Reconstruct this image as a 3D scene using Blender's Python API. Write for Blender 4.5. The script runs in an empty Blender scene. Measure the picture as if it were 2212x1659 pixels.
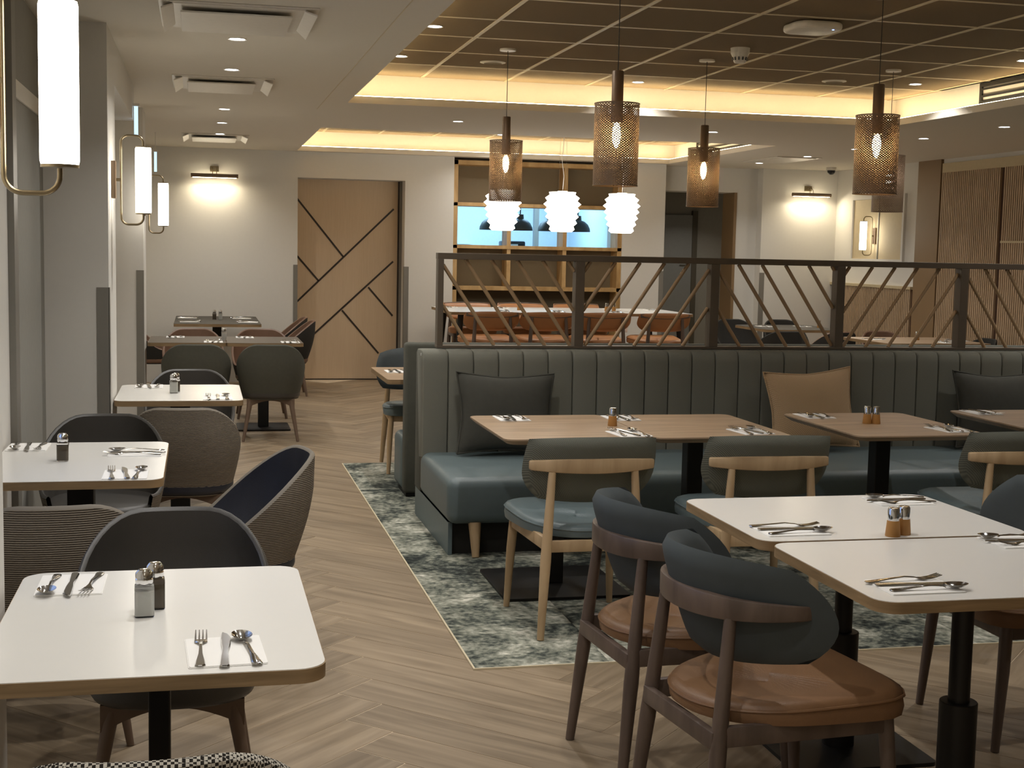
import bpy, bmesh, math, random
from mathutils import Vector, Matrix
random.seed(7)
PI = math.pi
C = bpy.context.scene.collection
SC = bpy.context.scene

# ------------------------------------------------------------------ camera
cam_d = bpy.data.cameras.new('camera'); cam = bpy.data.objects.new('camera', cam_d); C.objects.link(cam)
cam_d.sensor_width = 36.0; cam_d.lens = 2940.77 / 2212 * 36.0; cam_d.clip_start = .05; cam_d.clip_end = 60
def cam_matrix(yaw, pitch, roll, loc):
    cy, sy, cp, sp = math.cos(yaw), math.sin(yaw), math.cos(pitch), math.sin(pitch)
    f = Vector((sy*cp, cy*cp, -sp)); r = Vector((cy, -sy, 0)); d = f.cross(r)
    cr, sr = math.cos(roll), math.sin(roll)
    r2 = cr*r + sr*d; d2 = -sr*r + cr*d
    m = Matrix((r2, -d2, -f)).transposed().to_4x4(); m.translation = loc
    return m
cam.matrix_world = cam_matrix(.226106, .0989378, -.020808, Vector((0, 0, 1.5)))
SC.camera = cam

# ------------------------------------------------------------------ world and exposure
W = bpy.data.worlds.new('world'); SC.world = W; W.use_nodes = True
W.node_tree.nodes['Background'].inputs[0].default_value = (.33, .47, .85, 1)
W.node_tree.nodes['Background'].inputs[1].default_value = .9
vs = SC.view_settings
vs.view_transform = 'Standard'; vs.look = 'None'; vs.gamma = 1; vs.use_curve_mapping = False
vs.exposure = 0.66
DOWN_W, LED_E, TUBE_E, LANT_E, BULB_E = 4.0, 4.2, 8.0, 4.5, 70.0     # lamp strengths
WARM = (1, .80, .48); SOFTW = (1, .80, .55); NEUT = (1, .975, .935)

# ------------------------------------------------------------------ materials
MATS = {}
def lin(c): return tuple(x/12.92 if x <= .04045 else ((x+.055)/1.055)**2.4 for x in c)
def rgb(r, g, b): return (*lin((r/255, g/255, b/255)), 1)
def new_mat(name):
    m = bpy.data.materials.new(name); m.use_nodes = True; MATS[name] = m
    return m, m.node_tree.nodes, m.node_tree.links, m.node_tree.nodes['Principled BSDF']
def plain(name, col, rough=.5, metal=0, noise=.06, nscale=30, bump=0, bscale=200, spec=.5, coat=0):
    m, n, l, b = new_mat(name)
    b.inputs['Roughness'].default_value = rough; b.inputs['Metallic'].default_value = metal
    b.inputs['Specular IOR Level'].default_value = spec
    b.inputs['Coat Weight'].default_value = coat
    tc = n.new('ShaderNodeTexCoord'); nz = n.new('ShaderNodeTexNoise'); nz.inputs['Scale'].default_value = nscale
    nz.inputs['Detail'].default_value = 3
    l.new(tc.outputs['Object'], nz.inputs['Vector'])
    mx = n.new('ShaderNodeMix'); mx.data_type = 'RGBA'
    mx.inputs[6].default_value = tuple(max(0, c*(1-noise)) for c in col[:3])+(1,)
    mx.inputs[7].default_value = tuple(min(1, c*(1+noise)) for c in col[:3])+(1,)
    l.new(nz.outputs['Fac'], mx.inputs[0]); l.new(mx.outputs[2], b.inputs['Base Color'])
    if bump:
        n2 = n.new('ShaderNodeTexNoise'); n2.inputs['Scale'].default_value = bscale; l.new(tc.outputs['Object'], n2.inputs['Vector'])
        bp = n.new('ShaderNodeBump'); bp.inputs['Strength'].default_value = bump; bp.inputs['Distance'].default_value = .002
        l.new(n2.outputs['Fac'], bp.inputs['Height']); l.new(bp.outputs['Normal'], b.inputs['Normal'])
    return m
def wood(name, c1, c2, rough=.45, scale=(1.2, 14, 14), rand=.25, detail=5):
    m, n, l, b = new_mat(name); b.inputs['Roughness'].default_value = rough
    tc = n.new('ShaderNodeTexCoord'); mp = n.new('ShaderNodeMapping'); mp.inputs['Scale'].default_value = scale
    oi = n.new('ShaderNodeObjectInfo')
    ad = n.new('ShaderNodeVectorMath'); ad.operation = 'ADD'
    cb = n.new('ShaderNodeCombineXYZ'); mu = n.new('ShaderNodeMath'); mu.operation = 'MULTIPLY'; mu.inputs[1].default_value = 37
    l.new(oi.outputs['Random'], mu.inputs[0]); l.new(mu.outputs[0], cb.inputs[0]); l.new(mu.outputs[0], cb.inputs[1])
    l.new(tc.outputs['Object'], mp.inputs['Vector']); l.new(mp.outputs['Vector'], ad.inputs[0]); l.new(cb.outputs[0], ad.inputs[1])
    nz = n.new('ShaderNodeTexNoise'); nz.inputs['Scale'].default_value = 1.6; nz.inputs['Detail'].default_value = detail; nz.inputs['Distortion'].default_value = .6
    l.new(ad.outputs[0], nz.inputs['Vector'])
    rp = n.new('ShaderNodeValToRGB'); rp.color_ramp.elements[0].position = .32; rp.color_ramp.elements[1].position = .68
    rp.color_ramp.elements[0].color = c1; rp.color_ramp.elements[1].color = c2
    l.new(nz.outputs['Fac'], rp.inputs[0])
    hv = n.new('ShaderNodeHueSaturation')
    mr = n.new('ShaderNodeMapRange'); mr.inputs[3].default_value = 1-rand; mr.inputs[4].default_value = 1+rand*.6
    l.new(oi.outputs['Random'], mr.inputs[0]); l.new(mr.outputs[0], hv.inputs['Value']); l.new(rp.outputs[0], hv.inputs['Color'])
    l.new(hv.outputs[0], b.inputs['Base Color'])
    bp = n.new('ShaderNodeBump'); bp.inputs['Strength'].default_value = .12; bp.inputs['Distance'].default_value = .001
    l.new(nz.outputs['Fac'], bp.inputs['Height']); l.new(bp.outputs['Normal'], b.inputs['Normal'])
    return m
def weave(name, c1, c2, scale, kind='bands', rough=.9, bump=.6):
    m, n, l, b = new_mat(name); b.inputs['Roughness'].default_value = rough; b.inputs['Specular IOR Level'].default_value = .2
    tc = n.new('ShaderNodeTexCoord')
    if kind == 'bands':
        t = n.new('ShaderNodeTexWave'); t.wave_type = 'BANDS'; t.bands_direction = 'Z'; t.inputs['Scale'].default_value = scale; t.inputs['Distortion'].default_value = .6
        t.inputs['Detail Scale'].default_value = 3
        l.new(tc.outputs['Object'], t.inputs['Vector']); f = t.outputs['Fac']
    elif kind == 'twill':
        t = n.new('ShaderNodeTexWave'); t.wave_type = 'BANDS'; t.bands_direction = 'DIAGONAL'; t.inputs['Scale'].default_value = scale
        l.new(tc.outputs['Object'], t.inputs['Vector'])
        t2 = n.new('ShaderNodeTexWave'); t2.wave_type = 'BANDS'; t2.bands_direction = 'X'; t2.inputs['Scale'].default_value = scale*1.3
        l.new(tc.outputs['Object'], t2.inputs['Vector'])
        mm = n.new('ShaderNodeMath'); mm.operation = 'MULTIPLY'; l.new(t.outputs['Fac'], mm.inputs[0]); l.new(t2.outputs['Fac'], mm.inputs[1]); f = mm.outputs[0]
    else:
        t = n.new('ShaderNodeTexChecker'); t.inputs['Scale'].default_value = scale; l.new(tc.outputs['Object'], t.inputs['Vector']); f = t.outputs['Fac']
    mx = n.new('ShaderNodeMix'); mx.data_type = 'RGBA'; mx.inputs[6].default_value = c1; mx.inputs[7].default_value = c2
    l.new(f, mx.inputs[0]); l.new(mx.outputs[2], b.inputs['Base Color'])
    bp = n.new('ShaderNodeBump'); bp.inputs['Strength'].default_value = bump; bp.inputs['Distance'].default_value = .003
    l.new(f, bp.inputs['Height']); l.new(bp.outputs['Normal'], b.inputs['Normal'])
    return m
def emit(name, col, strength):
    m, n, l, b = new_mat(name); n.remove(b)
    e = n.new('ShaderNodeEmission'); e.inputs[0].default_value = (*col, 1); e.inputs[1].default_value = strength
    l.new(e.outputs[0], n['Material Output'].inputs[0]); return m
def glass(name, col=(1, 1, 1, 1), rough=0, alpha=1):
    m, n, l, b = new_mat(name); b.inputs['Base Color'].default_value = col; b.inputs['Roughness'].default_value = rough
    b.inputs['Transmission Weight'].default_value = 1; b.inputs['IOR'].default_value = 1.45; return m

plain('wall_paint', rgb(218, 215, 208), .85, noise=.02, bump=.15, bscale=400)
plain('ceiling_paint', rgb(222, 215, 201), .9, noise=.02)
plain('white_paint', rgb(228, 222, 210), .6, noise=.02)
plain('grey_guard', rgb(128, 124, 116), .4, noise=.03)
plain('tile_brown', rgb(168, 149, 121), .95, noise=.10, nscale=60, bump=.4, bscale=500)
plain('tbar', rgb(212, 198, 168), .5, noise=.02)
wood('plank', rgb(124, 107, 85), rgb(160, 141, 116), .45, (1.0, 13, 13), .16)
plain('grout', rgb(214, 196, 168), .8)
wood('oak', rgb(172, 144, 108), rgb(202, 174, 136), .5, (9, 9, 1.5), .06)
wood('oak_top', rgb(150, 127, 103), rgb(178, 153, 126), .40, (1.5, 14, 14), .06)
wood('oak_edge', rgb(132, 108, 76), rgb(164, 136, 100), .5, (3, 3, 30), .05)
wood('door_oak', rgb(200, 176, 146), rgb(205, 182, 152), .5, (70, 70, 2.5), .03, 2)
wood('shelf_oak', rgb(170, 134, 84), rgb(200, 166, 114), .5, (6, 6, 2), .05)
wood('walnut', rgb(82, 69, 61), rgb(108, 92, 82), .4, (10, 10, 2), .06)
wood('slat_oak', rgb(176, 150, 120), rgb(188, 162, 132), .5, (3, 3, 1.5), .03, 1)
plain('slat_gap', rgb(70, 44, 26), .8)
plain('panel_brown', rgb(138, 112, 80), .5, noise=.06, nscale=5)
plain('taupe', rgb(124, 110, 86), .8, noise=.04)
plain('taupe_dark', rgb(98, 90, 74), .8, noise=.04)
plain('inlay_black', rgb(50, 40, 32), .5)
plain('white_top', rgb(225, 223, 218), .25, noise=.01)
plain('dark_top', rgb(72, 68, 62), .65, noise=.05, spec=.2)
plain('brown_top', rgb(98, 89, 78), .65, noise=.05, spec=.2)
plain('black_metal', rgb(28, 26, 24), .45, metal=.3, noise=.05)
plain('rail_metal', rgb(104, 93, 80), .45, metal=.2, noise=.05)
plain('rod_brown', rgb(176, 148, 114), .45, metal=.2, noise=.05)
plain('bronze', rgb(124, 104, 84), .45, metal=.35, noise=.05)
plain('brass_steel', rgb(150, 136, 110), .3, metal=.9, noise=.03)
plain('steel', rgb(205, 203, 200), .12, metal=1, noise=.01)
plain('chrome', rgb(225, 225, 225), .08, metal=1, noise=.01)
plain('napkin', rgb(236, 234, 230), .9, noise=.01)
plain('leather_dark', rgb(64, 61, 57), .42, noise=.08, bump=.2, bscale=350)
plain('leather_navy', rgb(44, 46, 56), .45, noise=.08, bump=.2, bscale=350)
plain('leather_blue', rgb(94, 107, 109), .42, noise=.08, bump=.2, bscale=300)
plain('leather_tan', rgb(170, 118, 76), .42, noise=.15, nscale=8, bump=.2, bscale=300)
plain('leather_cognac', rgb(128, 94, 64), .45, noise=.18, nscale=7, bump=.2, bscale=300)
plain('leather_cognac_dark', rgb(112, 62, 34), .45, noise=.15, nscale=7, bump=.2, bscale=300)
plain('leather_brown', rgb(120, 92, 74), .5, noise=.1)
plain('velvet_teal', rgb(76, 82, 84), .85, noise=.15, nscale=14, spec=.25)
plain('felt_green', rgb(82, 82, 73), .9, noise=.10, nscale=40, bump=.3, bscale=600)
plain('felt_dark', rgb(44, 42, 38), .9, noise=.10, nscale=40, bump=.3, bscale=600)
plain('cushion_dark', rgb(66, 65, 58), .95, noise=.12, bump=.4, bscale=500)
plain('piping_light', rgb(122, 114, 102), .7)
weave('rib_grey', rgb(58, 51, 44), rgb(166, 155, 140), 48, 'bands')
weave('houndstooth', rgb(40, 36, 32), rgb(190, 184, 172), 190, 'check', bump=.2)
weave('bench_weave', rgb(112, 112, 103), rgb(156, 154, 140), 130, 'twill', bump=.4)
weave('chair_weave', rgb(98, 101, 92), rgb(160, 160, 146), 110, 'twill', bump=.5)
weave('cushion_tan', rgb(178, 148, 114), rgb(214, 186, 150), 60, 'twill', bump=.7)
plain('leg_wood', rgb(112, 92, 76), .5, noise=.12, nscale=12)
plain('salt', rgb(215, 215, 208), .9)
plain('pepper', rgb(96, 84, 66), .9)
glass('clear_glass')
plain('cap_wood', rgb(176, 126, 66), .5, noise=.1)
plain('plastic_white', rgb(226, 220, 208), .4)
plain('plastic_black', rgb(30, 30, 30), .35)
plain('kitchen_white', rgb(205, 215, 222), .5)
plain('dome_black', rgb(66, 60, 50), .5)
plain('corridor', rgb(168, 162, 148), .8)
plain('grey_door', rgb(150, 148, 140), .5)
plain('blind_grey', rgb(150, 148, 140), .9)
plain('sand_panel', rgb(196, 180, 146), .7)
emit('led_warm', WARM, LED_E * 5)
emit('downlight_disc', (.94, .96, 1), 14)
emit('tube_glow', (1, .92, .78), TUBE_E)
emit('bulb_glow', (1, .72, .34), BULB_E)
emit('bulb_glow_white', (1, .92, .85), BULB_E * .4)
emit('lantern_glow', (1, .93, .80), LANT_E)
emit('picture_glow', (1, .86, .60), 30)
emit('kitchen_lamp', (.42, .72, 1), 12)
emit('sign_glow', (.55, .80, 1), .9)
emit('blue_led', (.2, .35, 1), 6)

# carpet: organic blotches in grey, cream, slate
m, n, l, b = new_mat('carpet'); b.inputs['Roughness'].default_value = 1; b.inputs['Specular IOR Level'].default_value = .05
g = n.new('ShaderNodeNewGeometry'); oi = n.new('ShaderNodeObjectInfo')
mu = n.new('ShaderNodeVectorMath'); mu.operation = 'SCALE'; mu.inputs['Scale'].default_value = .35
cbx = n.new('ShaderNodeCombineXYZ'); l.new(oi.outputs['Random'], cbx.inputs[0]); l.new(oi.outputs['Random'], cbx.inputs[1]); l.new(cbx.outputs[0], mu.inputs[0])
ad = n.new('ShaderNodeVectorMath'); l.new(g.outputs['Position'], ad.inputs[0]); l.new(mu.outputs[0], ad.inputs[1])
n1 = n.new('ShaderNodeTexNoise'); n1.inputs['Scale'].default_value = 3.0; n1.inputs['Detail'].default_value = 9; n1.inputs['Roughness'].default_value = .72; n1.inputs['Distortion'].default_value = .5
n2 = n.new('ShaderNodeTexNoise'); n2.inputs['Scale'].default_value = 38; n2.inputs['Detail'].default_value = 4
l.new(ad.outputs[0], n1.inputs['Vector']); l.new(ad.outputs[0], n2.inputs['Vector'])
mm = n.new('ShaderNodeMath'); mm.operation = 'MULTIPLY_ADD'; mm.inputs[1].default_value = .34; l.new(n2.outputs['Fac'], mm.inputs[0]); l.new(n1.outputs['Fac'], mm.inputs[2])
rp = n.new('ShaderNodeValToRGB'); e = rp.color_ramp.elements
e[0].position = .54; e[0].color = rgb(50, 53, 51); e[1].position = .84; e[1].color = rgb(212, 208, 194)
for p, c in ((.61, rgb(82, 86, 80)), (.67, rgb(122, 124, 112)), (.75, rgb(160, 160, 146))):
    k = e.new(p); k.color = c
l.new(mm.outputs[0], rp.inputs[0]); l.new(rp.outputs[0], b.inputs['Base Color'])
bp = n.new('ShaderNodeBump'); bp.inputs['Strength'].default_value = .5; bp.inputs['Distance'].default_value = .004
l.new(n2.outputs['Fac'], bp.inputs['Height']); l.new(bp.outputs['Normal'], b.inputs['Normal'])

# ------------------------------------------------------------------ mesh helpers
class MB:
    def __init__(s): s.v = []; s.f = []
    def add(s, vs, fs):
        o = len(s.v); s.v += [tuple(p) for p in vs]; s.f += [tuple(i+o for i in f) for f in fs]; return s
    def box(s, x0, x1, y0, y1, z0, z1):
        return s.add([(x0,y0,z0),(x1,y0,z0),(x1,y1,z0),(x0,y1,z0),(x0,y0,z1),(x1,y0,z1),(x1,y1,z1),(x0,y1,z1)],
                     [(0,3,2,1),(4,5,6,7),(0,1,5,4),(1,2,6,5),(2,3,7,6),(3,0,4,7)])
    def bar(s, a, b, w, h, up=(0,0,1)):           # rectangular bar between two points
        a, b = Vector(a), Vector(b); d = (b-a).normalized(); up = Vector(up)
        x = d.cross(up)
        if x.length < 1e-5: x = d.cross(Vector((0,1,0)))
        x.normalize(); y = x.cross(d)
        vs = [p + x*sx*w/2 + y*sy*h/2 for p in (a, b) for sx, sy in ((-1,-1),(1,-1),(1,1),(-1,1))]
        return s.add(vs, [(3,2,1,0),(4,5,6,7),(0,1,5,4),(1,2,6,5),(2,3,7,6),(3,0,4,7)])
    def cone(s, a, b, r0, r1, n=16, cap=True):     # round taper between two points
        a, b = Vector(a), Vector(b); d = (b-a).normalized()
        x = d.cross(Vector((0,0,1)))
        if x.length < 1e-4: x = Vector((1,0,0))
        x.normalize(); y = d.cross(x)
        vs = []
        for p, r in ((a, r0), (b, r1)):
            for i in range(n):
                t = 2*PI*i/n; vs.append(p + x*r*math.cos(t) + y*r*math.sin(t))
        fs = [(i, (i+1)%n, n+(i+1)%n, n+i) for i in range(n)]
        if cap: fs += [tuple(reversed(range(n))), tuple(range(n, 2*n))]
        return s.add(vs, fs)
    def lathe(s, prof, cx=0, cy=0, n=24, close=True):     # (r, z) profile
        vs = []; fs = []
        for r, z in prof:
            for i in range(n):
                t = 2*PI*i/n; vs.append((cx+r*math.cos(t), cy+r*math.sin(t), z))
        for j in range(len(prof)-1):
            for i in range(n):
                fs.append((j*n+i, j*n+(i+1)%n, (j+1)*n+(i+1)%n, (j+1)*n+i))
        if close: fs += [tuple(reversed(range(n))), tuple((len(prof)-1)*n+i for i in range(n))]
        return s.add(vs, fs)
    def tube(s, pts, r, n=10, cap=True):
        pts = [Vector(p) for p in pts]; m = len(pts); vs = []
        rr = r if isinstance(r, (list, tuple)) else [r]*m
        ref = None
        for i, p in enumerate(pts):
            d = (pts[min(i+1, m-1)] - pts[max(i-1, 0)]).normalized()
            if ref is None:
                ref = d.cross(Vector((0,0,1)))
                if ref.length < 1e-3: ref = d.cross(Vector((0,1,0)))
            ref = (ref - d*ref.dot(d)).normalized(); y = d.cross(ref)
            for k in range(n):
                t = 2*PI*k/n; vs.append(p + ref*rr[i]*math.cos(t) + y*rr[i]*math.sin(t))
        fs = [(i*n+k, i*n+(k+1)%n, (i+1)*n+(k+1)%n, (i+1)*n+k) for i in range(m-1) for k in range(n)]
        if cap: fs += [tuple(reversed(range(n))), tuple((m-1)*n+k for k in range(n))]
        return s.add(vs, fs)
    def prism(s, poly, z0, z1):                   # polygon in xy extruded in z
        n = len(poly); vs = [(x, y, z0) for x, y in poly] + [(x, y, z1) for x, y in poly]
        return s.add(vs, [tuple(reversed(range(n))), tuple(range(n, 2*n))] + [(i, (i+1)%n, n+(i+1)%n, n+i) for i in range(n)])
    def grid(s, fn, nu, nv, cu=False):            # open or u-closed parametric grid
        vs = [fn(i/(nu if cu else nu-1), j/(nv-1)) for j in range(nv) for i in range(nu)]
        fs = []
        for j in range(nv-1):
            for i in range(nu if cu else nu-1):
                fs.append((j*nu+i, j*nu+(i+1)%nu, (j+1)*nu+(i+1)%nu, (j+1)*nu+i))
        return s.add(vs, fs)
    def mesh(s, name, mat, smooth=40, bevel=0, seg=2, subsurf=0):
        me = bpy.data.meshes.new(name); me.from_pydata(s.v, [], s.f); me.update()
        bm = bmesh.new(); bm.from_mesh(me)
        bmesh.ops.remove_doubles(bm, verts=bm.verts, dist=1e-6)
        bmesh.ops.recalc_face_normals(bm, faces=bm.faces)
        if bevel:
            es = [e for e in bm.edges if len(e.link_faces) == 2 and e.calc_face_angle(0) > .6]
            bmesh.ops.bevel(bm, geom=es, offset=bevel, segments=seg, profile=.5, affect='EDGES', clamp_overlap=True)
        bm.to_mesh(me); bm.free()
        me.materials.append(MATS[mat] if isinstance(mat, str) else mat)
        if smooth:
            for p in me.polygons: p.use_smooth = True
            me.set_sharp_from_angle(angle=math.radians(smooth))
        return me
    def build(s, name, mat, parent=None, **k):
        return link(name, s.mesh(name, mat, **k), parent)
def link(name, me, parent=None):
    o = bpy.data.objects.new(name, me); C.objects.link(o); o.parent = parent
    return o
def tag(o, label, cat, group=None):
    o['label'] = label; o['category'] = cat
    if group: o['group'] = group
    return o
def ground(x, y): return .0067 if .955 < x < 6.45 and 4.65 < y < 9.6 else 0
def thing(name, label, cat, loc=(0,0,0), rz=0, group=None):
    o = bpy.data.objects.new(name, None); C.objects.link(o); o.location = loc; o.rotation_euler = (0,0,rz); o.empty_display_size = .05
    return tag(o, label, cat, group)
def struct(o): o['kind'] = 'structure'; return o
def stuff(o): o['kind'] = 'stuff'; return o
def dup(o, loc, rz, label, group=None, parent=None):
    r = o.copy(); C.objects.link(r); r.location = loc; r.rotation_euler = (0,0,rz)
    if label: r['label'] = label
    if group: r['group'] = group
    def rec(src, dst):
        for ch in src.children:
            c = ch.copy(); C.objects.link(c); c.parent = dst; rec(ch, c)
    rec(o, r); return r
def rrect(w, d, r, n=6, cx=0, cy=0):              # rounded rectangle outline
    pts = []
    for sx, sy, a0 in ((1,1,0),(-1,1,PI/2),(-1,-1,PI),(1,-1,3*PI/2)):
        for i in range(n+1):
            t = a0 + PI/2*i/n; pts.append((cx+sx*(w/2-r)+r*math.cos(t), cy+sy*(d/2-r)+r*math.sin(t)))
    return pts
def light_area(name, loc, size, watts, col, spread=PI, rot=(0,0,0), parent=None, shape='DISK', size_y=None):
    d = bpy.data.lights.new(name, 'AREA'); d.shape = shape; d.size = size; d.energy = watts; d.color = col; d.spread = spread
    if size_y: d.size_y = size_y
    o = bpy.data.objects.new(name, d); C.objects.link(o); o.location = loc; o.rotation_euler = rot; o.parent = parent
    return o

# ------------------------------------------------------------------ room shell
XL, XR, YB, YF, ZC, ZT = -.72, 7.40, 15.0, -2.6, 2.50, 2.72
fl = MB().box(-1.6, XR+.3, YF, 18.6, -.12, -.0012).build('floor', 'grout', smooth=0); struct(fl)
# herringbone planks
PL, PW = 1.09, .186
pm = MB().box(0, PL-.003, .0015, PW-.0015, -.006, 0).mesh('plank', 'plank', smooth=0)
c45 = math.sqrt(.5); X0, Y0 = -.19, 1.2
planks = []
for i in range(-12, 160):
    for j in range(-10, 16):
        for kind in (0, 1):
            if kind == 0: u, v = i*PW + j*PL, i*PW - j*PL; cu, cv = u+PL/2, v+PW/2
            else: u, v = i*PW + j*PL + PL, i*PW - j*PL + PW - PL; cu, cv = u+PW/2, v+PL/2
            cx, cy = X0 + (cu-cv)*c45, Y0 + (cu+cv)*c45
            if not (-.95 < cx < 7.6 and 1.3 < cy < 15.3): continue
            if 1.45 < cx < 6.6 and 5.15 < cy < 8.75: continue            # under the carpet
            ox, oy = (u, v) if kind == 0 else (u+PW, v)
            planks.append((math.hypot(cx-.3, cy)*(1 if cx < 2.2 else 1.6), X0+(ox-oy)*c45, Y0+(ox+oy)*c45, PI/4 if kind == 0 else 3*PI/4))
planks.sort()
rest = MB()
for k, (d, x, y, rz) in enumerate(planks):
    if k < 300:
        o = link('plank', pm, fl); o.location = (x, y, 0); o.rotation_euler = (0, 0, rz)
    else:
        M = Matrix.Translation((x, y, 0)) @ Matrix.Rotation(rz, 4, 'Z')
        t = MB().box(0, PL-.003, .0015, PW-.0015, -.006, 0)
        rest.add([M @ Vector(p) for p in t.v], t.f)
stuff(rest.build('far_planks', 'plank', fl, smooth=0))
# carpet tiles
cp = thing('carpet', 'mottled grey and cream carpet under the banquette tables', 'carpet', (0, 0, 0))
CX0, CX1, CY0, CY1 = .955, 6.455, 4.645, 9.3
tw, td = .50, (CY1-CY0)/9
cm = MB().box(.0006, tw-.0006, .0006, td-.0006, 0, .006).mesh('carpet_tile', 'carpet', smooth=0)
for i in range(11):
    for j in range(9):
        o = link('carpet_tile', cm, cp); o.location = (CX0+i*tw, CY0+j*td, .0005)
struct(MB().box(CX0-.007, CX0, CY0-.007, CY1, 0, .007).build('trim_1', 'tbar', smooth=0))
struct(MB().box(CX0, CX1, CY0-.007, CY0, 0, .007).build('trim_2', 'tbar', smooth=0))

# ceiling soffit with two lit trays
TX0, TX1 = 1.013, 5.20
T1Y0, T1Y1, T2Y0, T2Y1 = 2.6, 9.75, 11.9, 14.88
cb = MB()
cb.box(-1.6, TX0, YF, 15.6, ZC, ZC+.05)
cb.box(TX1, XR+.3, YF, 15.6, ZC, ZC+.05)
cb.box(TX0, TX1, YF, T1Y0, ZC, ZC+.05); cb.box(TX0, TX1, T1Y1, T2Y0, ZC, ZC+.05); cb.box(TX0, TX1, T2Y1, 15.6, ZC, ZC+.05)
cl = struct(cb.build('ceiling', 'ceiling_paint', smooth=0))
MB().box(TX0-.17, TX0-.165, T1Y0, T2Y0-1.6, ZC-.002, ZC).build('soffit_trim', 'tbar', cl, smooth=0)  # thin pale trim strip marking the step along the soffit edge
def tray(y0, y1, xs, ys, skip_near):
    ov = .16                                                              # tray is wider than its opening
    xa, xb, ya, yb = TX0-ov, TX1+ov-.04, y0-ov, y1+ov
    MB().box(xa, xb, yb, yb+.02, ZC+.05, ZT+.02).build('cove_wall', 'white_paint', cl, smooth=0)
    MB().box(xb, xb+.02, ya, yb, ZC+.05, ZT+.02).build('cove_wall', 'white_paint', cl, smooth=0)
    MB().box(xa-.02, xa, ya, yb, ZC+.05, ZT+.02).build('cove_wall', 'white_paint', cl, smooth=0)
    MB().box(xa, xb, ya-.02, ya, ZC+.05, ZT+.02).build('cove_wall', 'white_paint', cl, smooth=0)
    MB().box(xa, xb, ya, yb, ZT+.02, ZT+.03).build('ceiling_void', 'slat_gap', cl, smooth=0)
    ex = [xa]+[x for x in xs if xa < x < xb]+[xb]; ey = [ya]+[y for y in ys if ya < y < yb]+[yb]
    cache = {}
    for i in range(len(ex)-1):
        for j in range(len(ey)-1):
            w, d = round(ex[i+1]-ex[i], 3), round(ey[j+1]-ey[j], 3)
            if (w, d) not in cache: cache[(w, d)] = MB().box(.004, w-.004, .004, d-.004, 0, .015).mesh('ceiling_tile', 'tile_brown', smooth=0)
            o = link('ceiling_tile', cache[(w, d)], cl); o.location = (ex[i], ey[j], ZT)
    for x in ex[1:-1]: MB().box(x-.012, x+.012, ya, yb, ZT-.004, ZT+.004).build('grid_bar', 'tbar', cl, smooth=0)
    for y in ey[1:-1]: MB().box(xa, xb, y-.012, y+.012, ZT-.003, ZT+.003).build('grid_bar', 'tbar', cl, smooth=0)
    return xa, xb, ya, yb
gx = [1.562+.616*k for k in range(-1, 8)]
tray(T1Y0, T1Y1, gx, [9.22-.645*k for k in range(0, 11)], True)
tray(T2Y0, T2Y1, [1.30+.6*k for k in range(8)], [12.2+.62*k for k in range(6)], True)
def led(x0, x1, y0, y1, label):
    o = tag(MB().box(x0, x1, y0, y1, ZC+.0505, ZC+.0545).build('led_strip', 'led_warm', smooth=0), label, 'light strip', 'warm cove lights')
led(TX0-.05, TX1+.03, T1Y1+.012, T1Y1+.026, 'warm light strip glowing in the cove at the far side of the nearer ceiling tray')
led(TX1+.012, TX1+.026, T1Y0, T1Y1+.03, 'warm light strip glowing in the cove at the right side of the nearer ceiling tray')
led(TX0-.026, TX0-.012, T1Y0, T1Y1+.03, 'warm light strip hidden in the cove at the left side of the nearer ceiling tray')
led(TX0-.05, TX1+.03, T2Y1+.012, T2Y1+.026, 'warm light strip glowing in the cove at the far side of the farther ceiling tray')
led(TX1+.012, TX1+.026, T2Y0, T2Y1+.03, 'warm light strip glowing in the cove at the right side of the farther ceiling tray')
led(TX0-.026, TX0-.012, T2Y0, T2Y1+.03, 'warm light strip hidden in the cove at the left side of the farther ceiling tray')

# left wall: recessed bays, piers, bulkhead
wl = struct(MB().box(-1.6, XL, YF, 3.2, 0, ZC).build('wall_left', 'wall_paint', smooth=0))
MB().box(XL-.2, XL, 3.2, 5.0, 0, .85).build('window_apron', 'wall_paint', wl, smooth=0)
MB().box(XL-.2, XL, 3.2, 5.0, 2.12, ZC).build('window_head', 'wall_paint', wl, smooth=0)
MB().box(XL-.2, XL, 5.0, 15.6, 0, ZC).build('wall_panel', 'wall_paint', wl, smooth=0)
for y0, y1 in ((2.55, 3.10), (6.68, 7.26), (10.76, 11.24)):
    MB().box(XL, -.42, y0, y1, 0, ZC).build('pier', 'wall_paint', wl, smooth=0)
MB().box(XL, -.42, 7.26, 9.35, 2.28, ZC).build('bulkhead', 'wall_paint', wl, smooth=0)
w1 = bpy.data.objects.new('window_1', None); C.objects.link(w1); struct(w1)
for y in (3.22, 4.10, 4.98): MB().box(XL-.06, XL+.02, y-.04, y+.04, .85, 2.12).build('window_frame', 'grey_guard', w1, smooth=0)
MB().box(XL, XL+.025, 5.55, 5.66, 0, ZC).build('window_post', 'grey_guard', w1, smooth=0)
MB().box(XL, XL+.02, 5.66, 6.68, 2.05, 2.12).build('transom', 'white_paint', w1, smooth=0)
MB().box(XL, XL+.012, 5.66, 6.68, .1, 2.05).build('blind', 'blind_grey', w1, smooth=0)
MB().box(XL, XL+.012, 5.66, 6.68, 2.12, ZC-.02).build('blind', 'blind_grey', w1, smooth=0)
for y in (3.26, 4.14): MB().box(XL-.03, XL-.024, y, y+.80, .86, 2.11).build('pane', 'clear_glass', w1, smooth=0)
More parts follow.
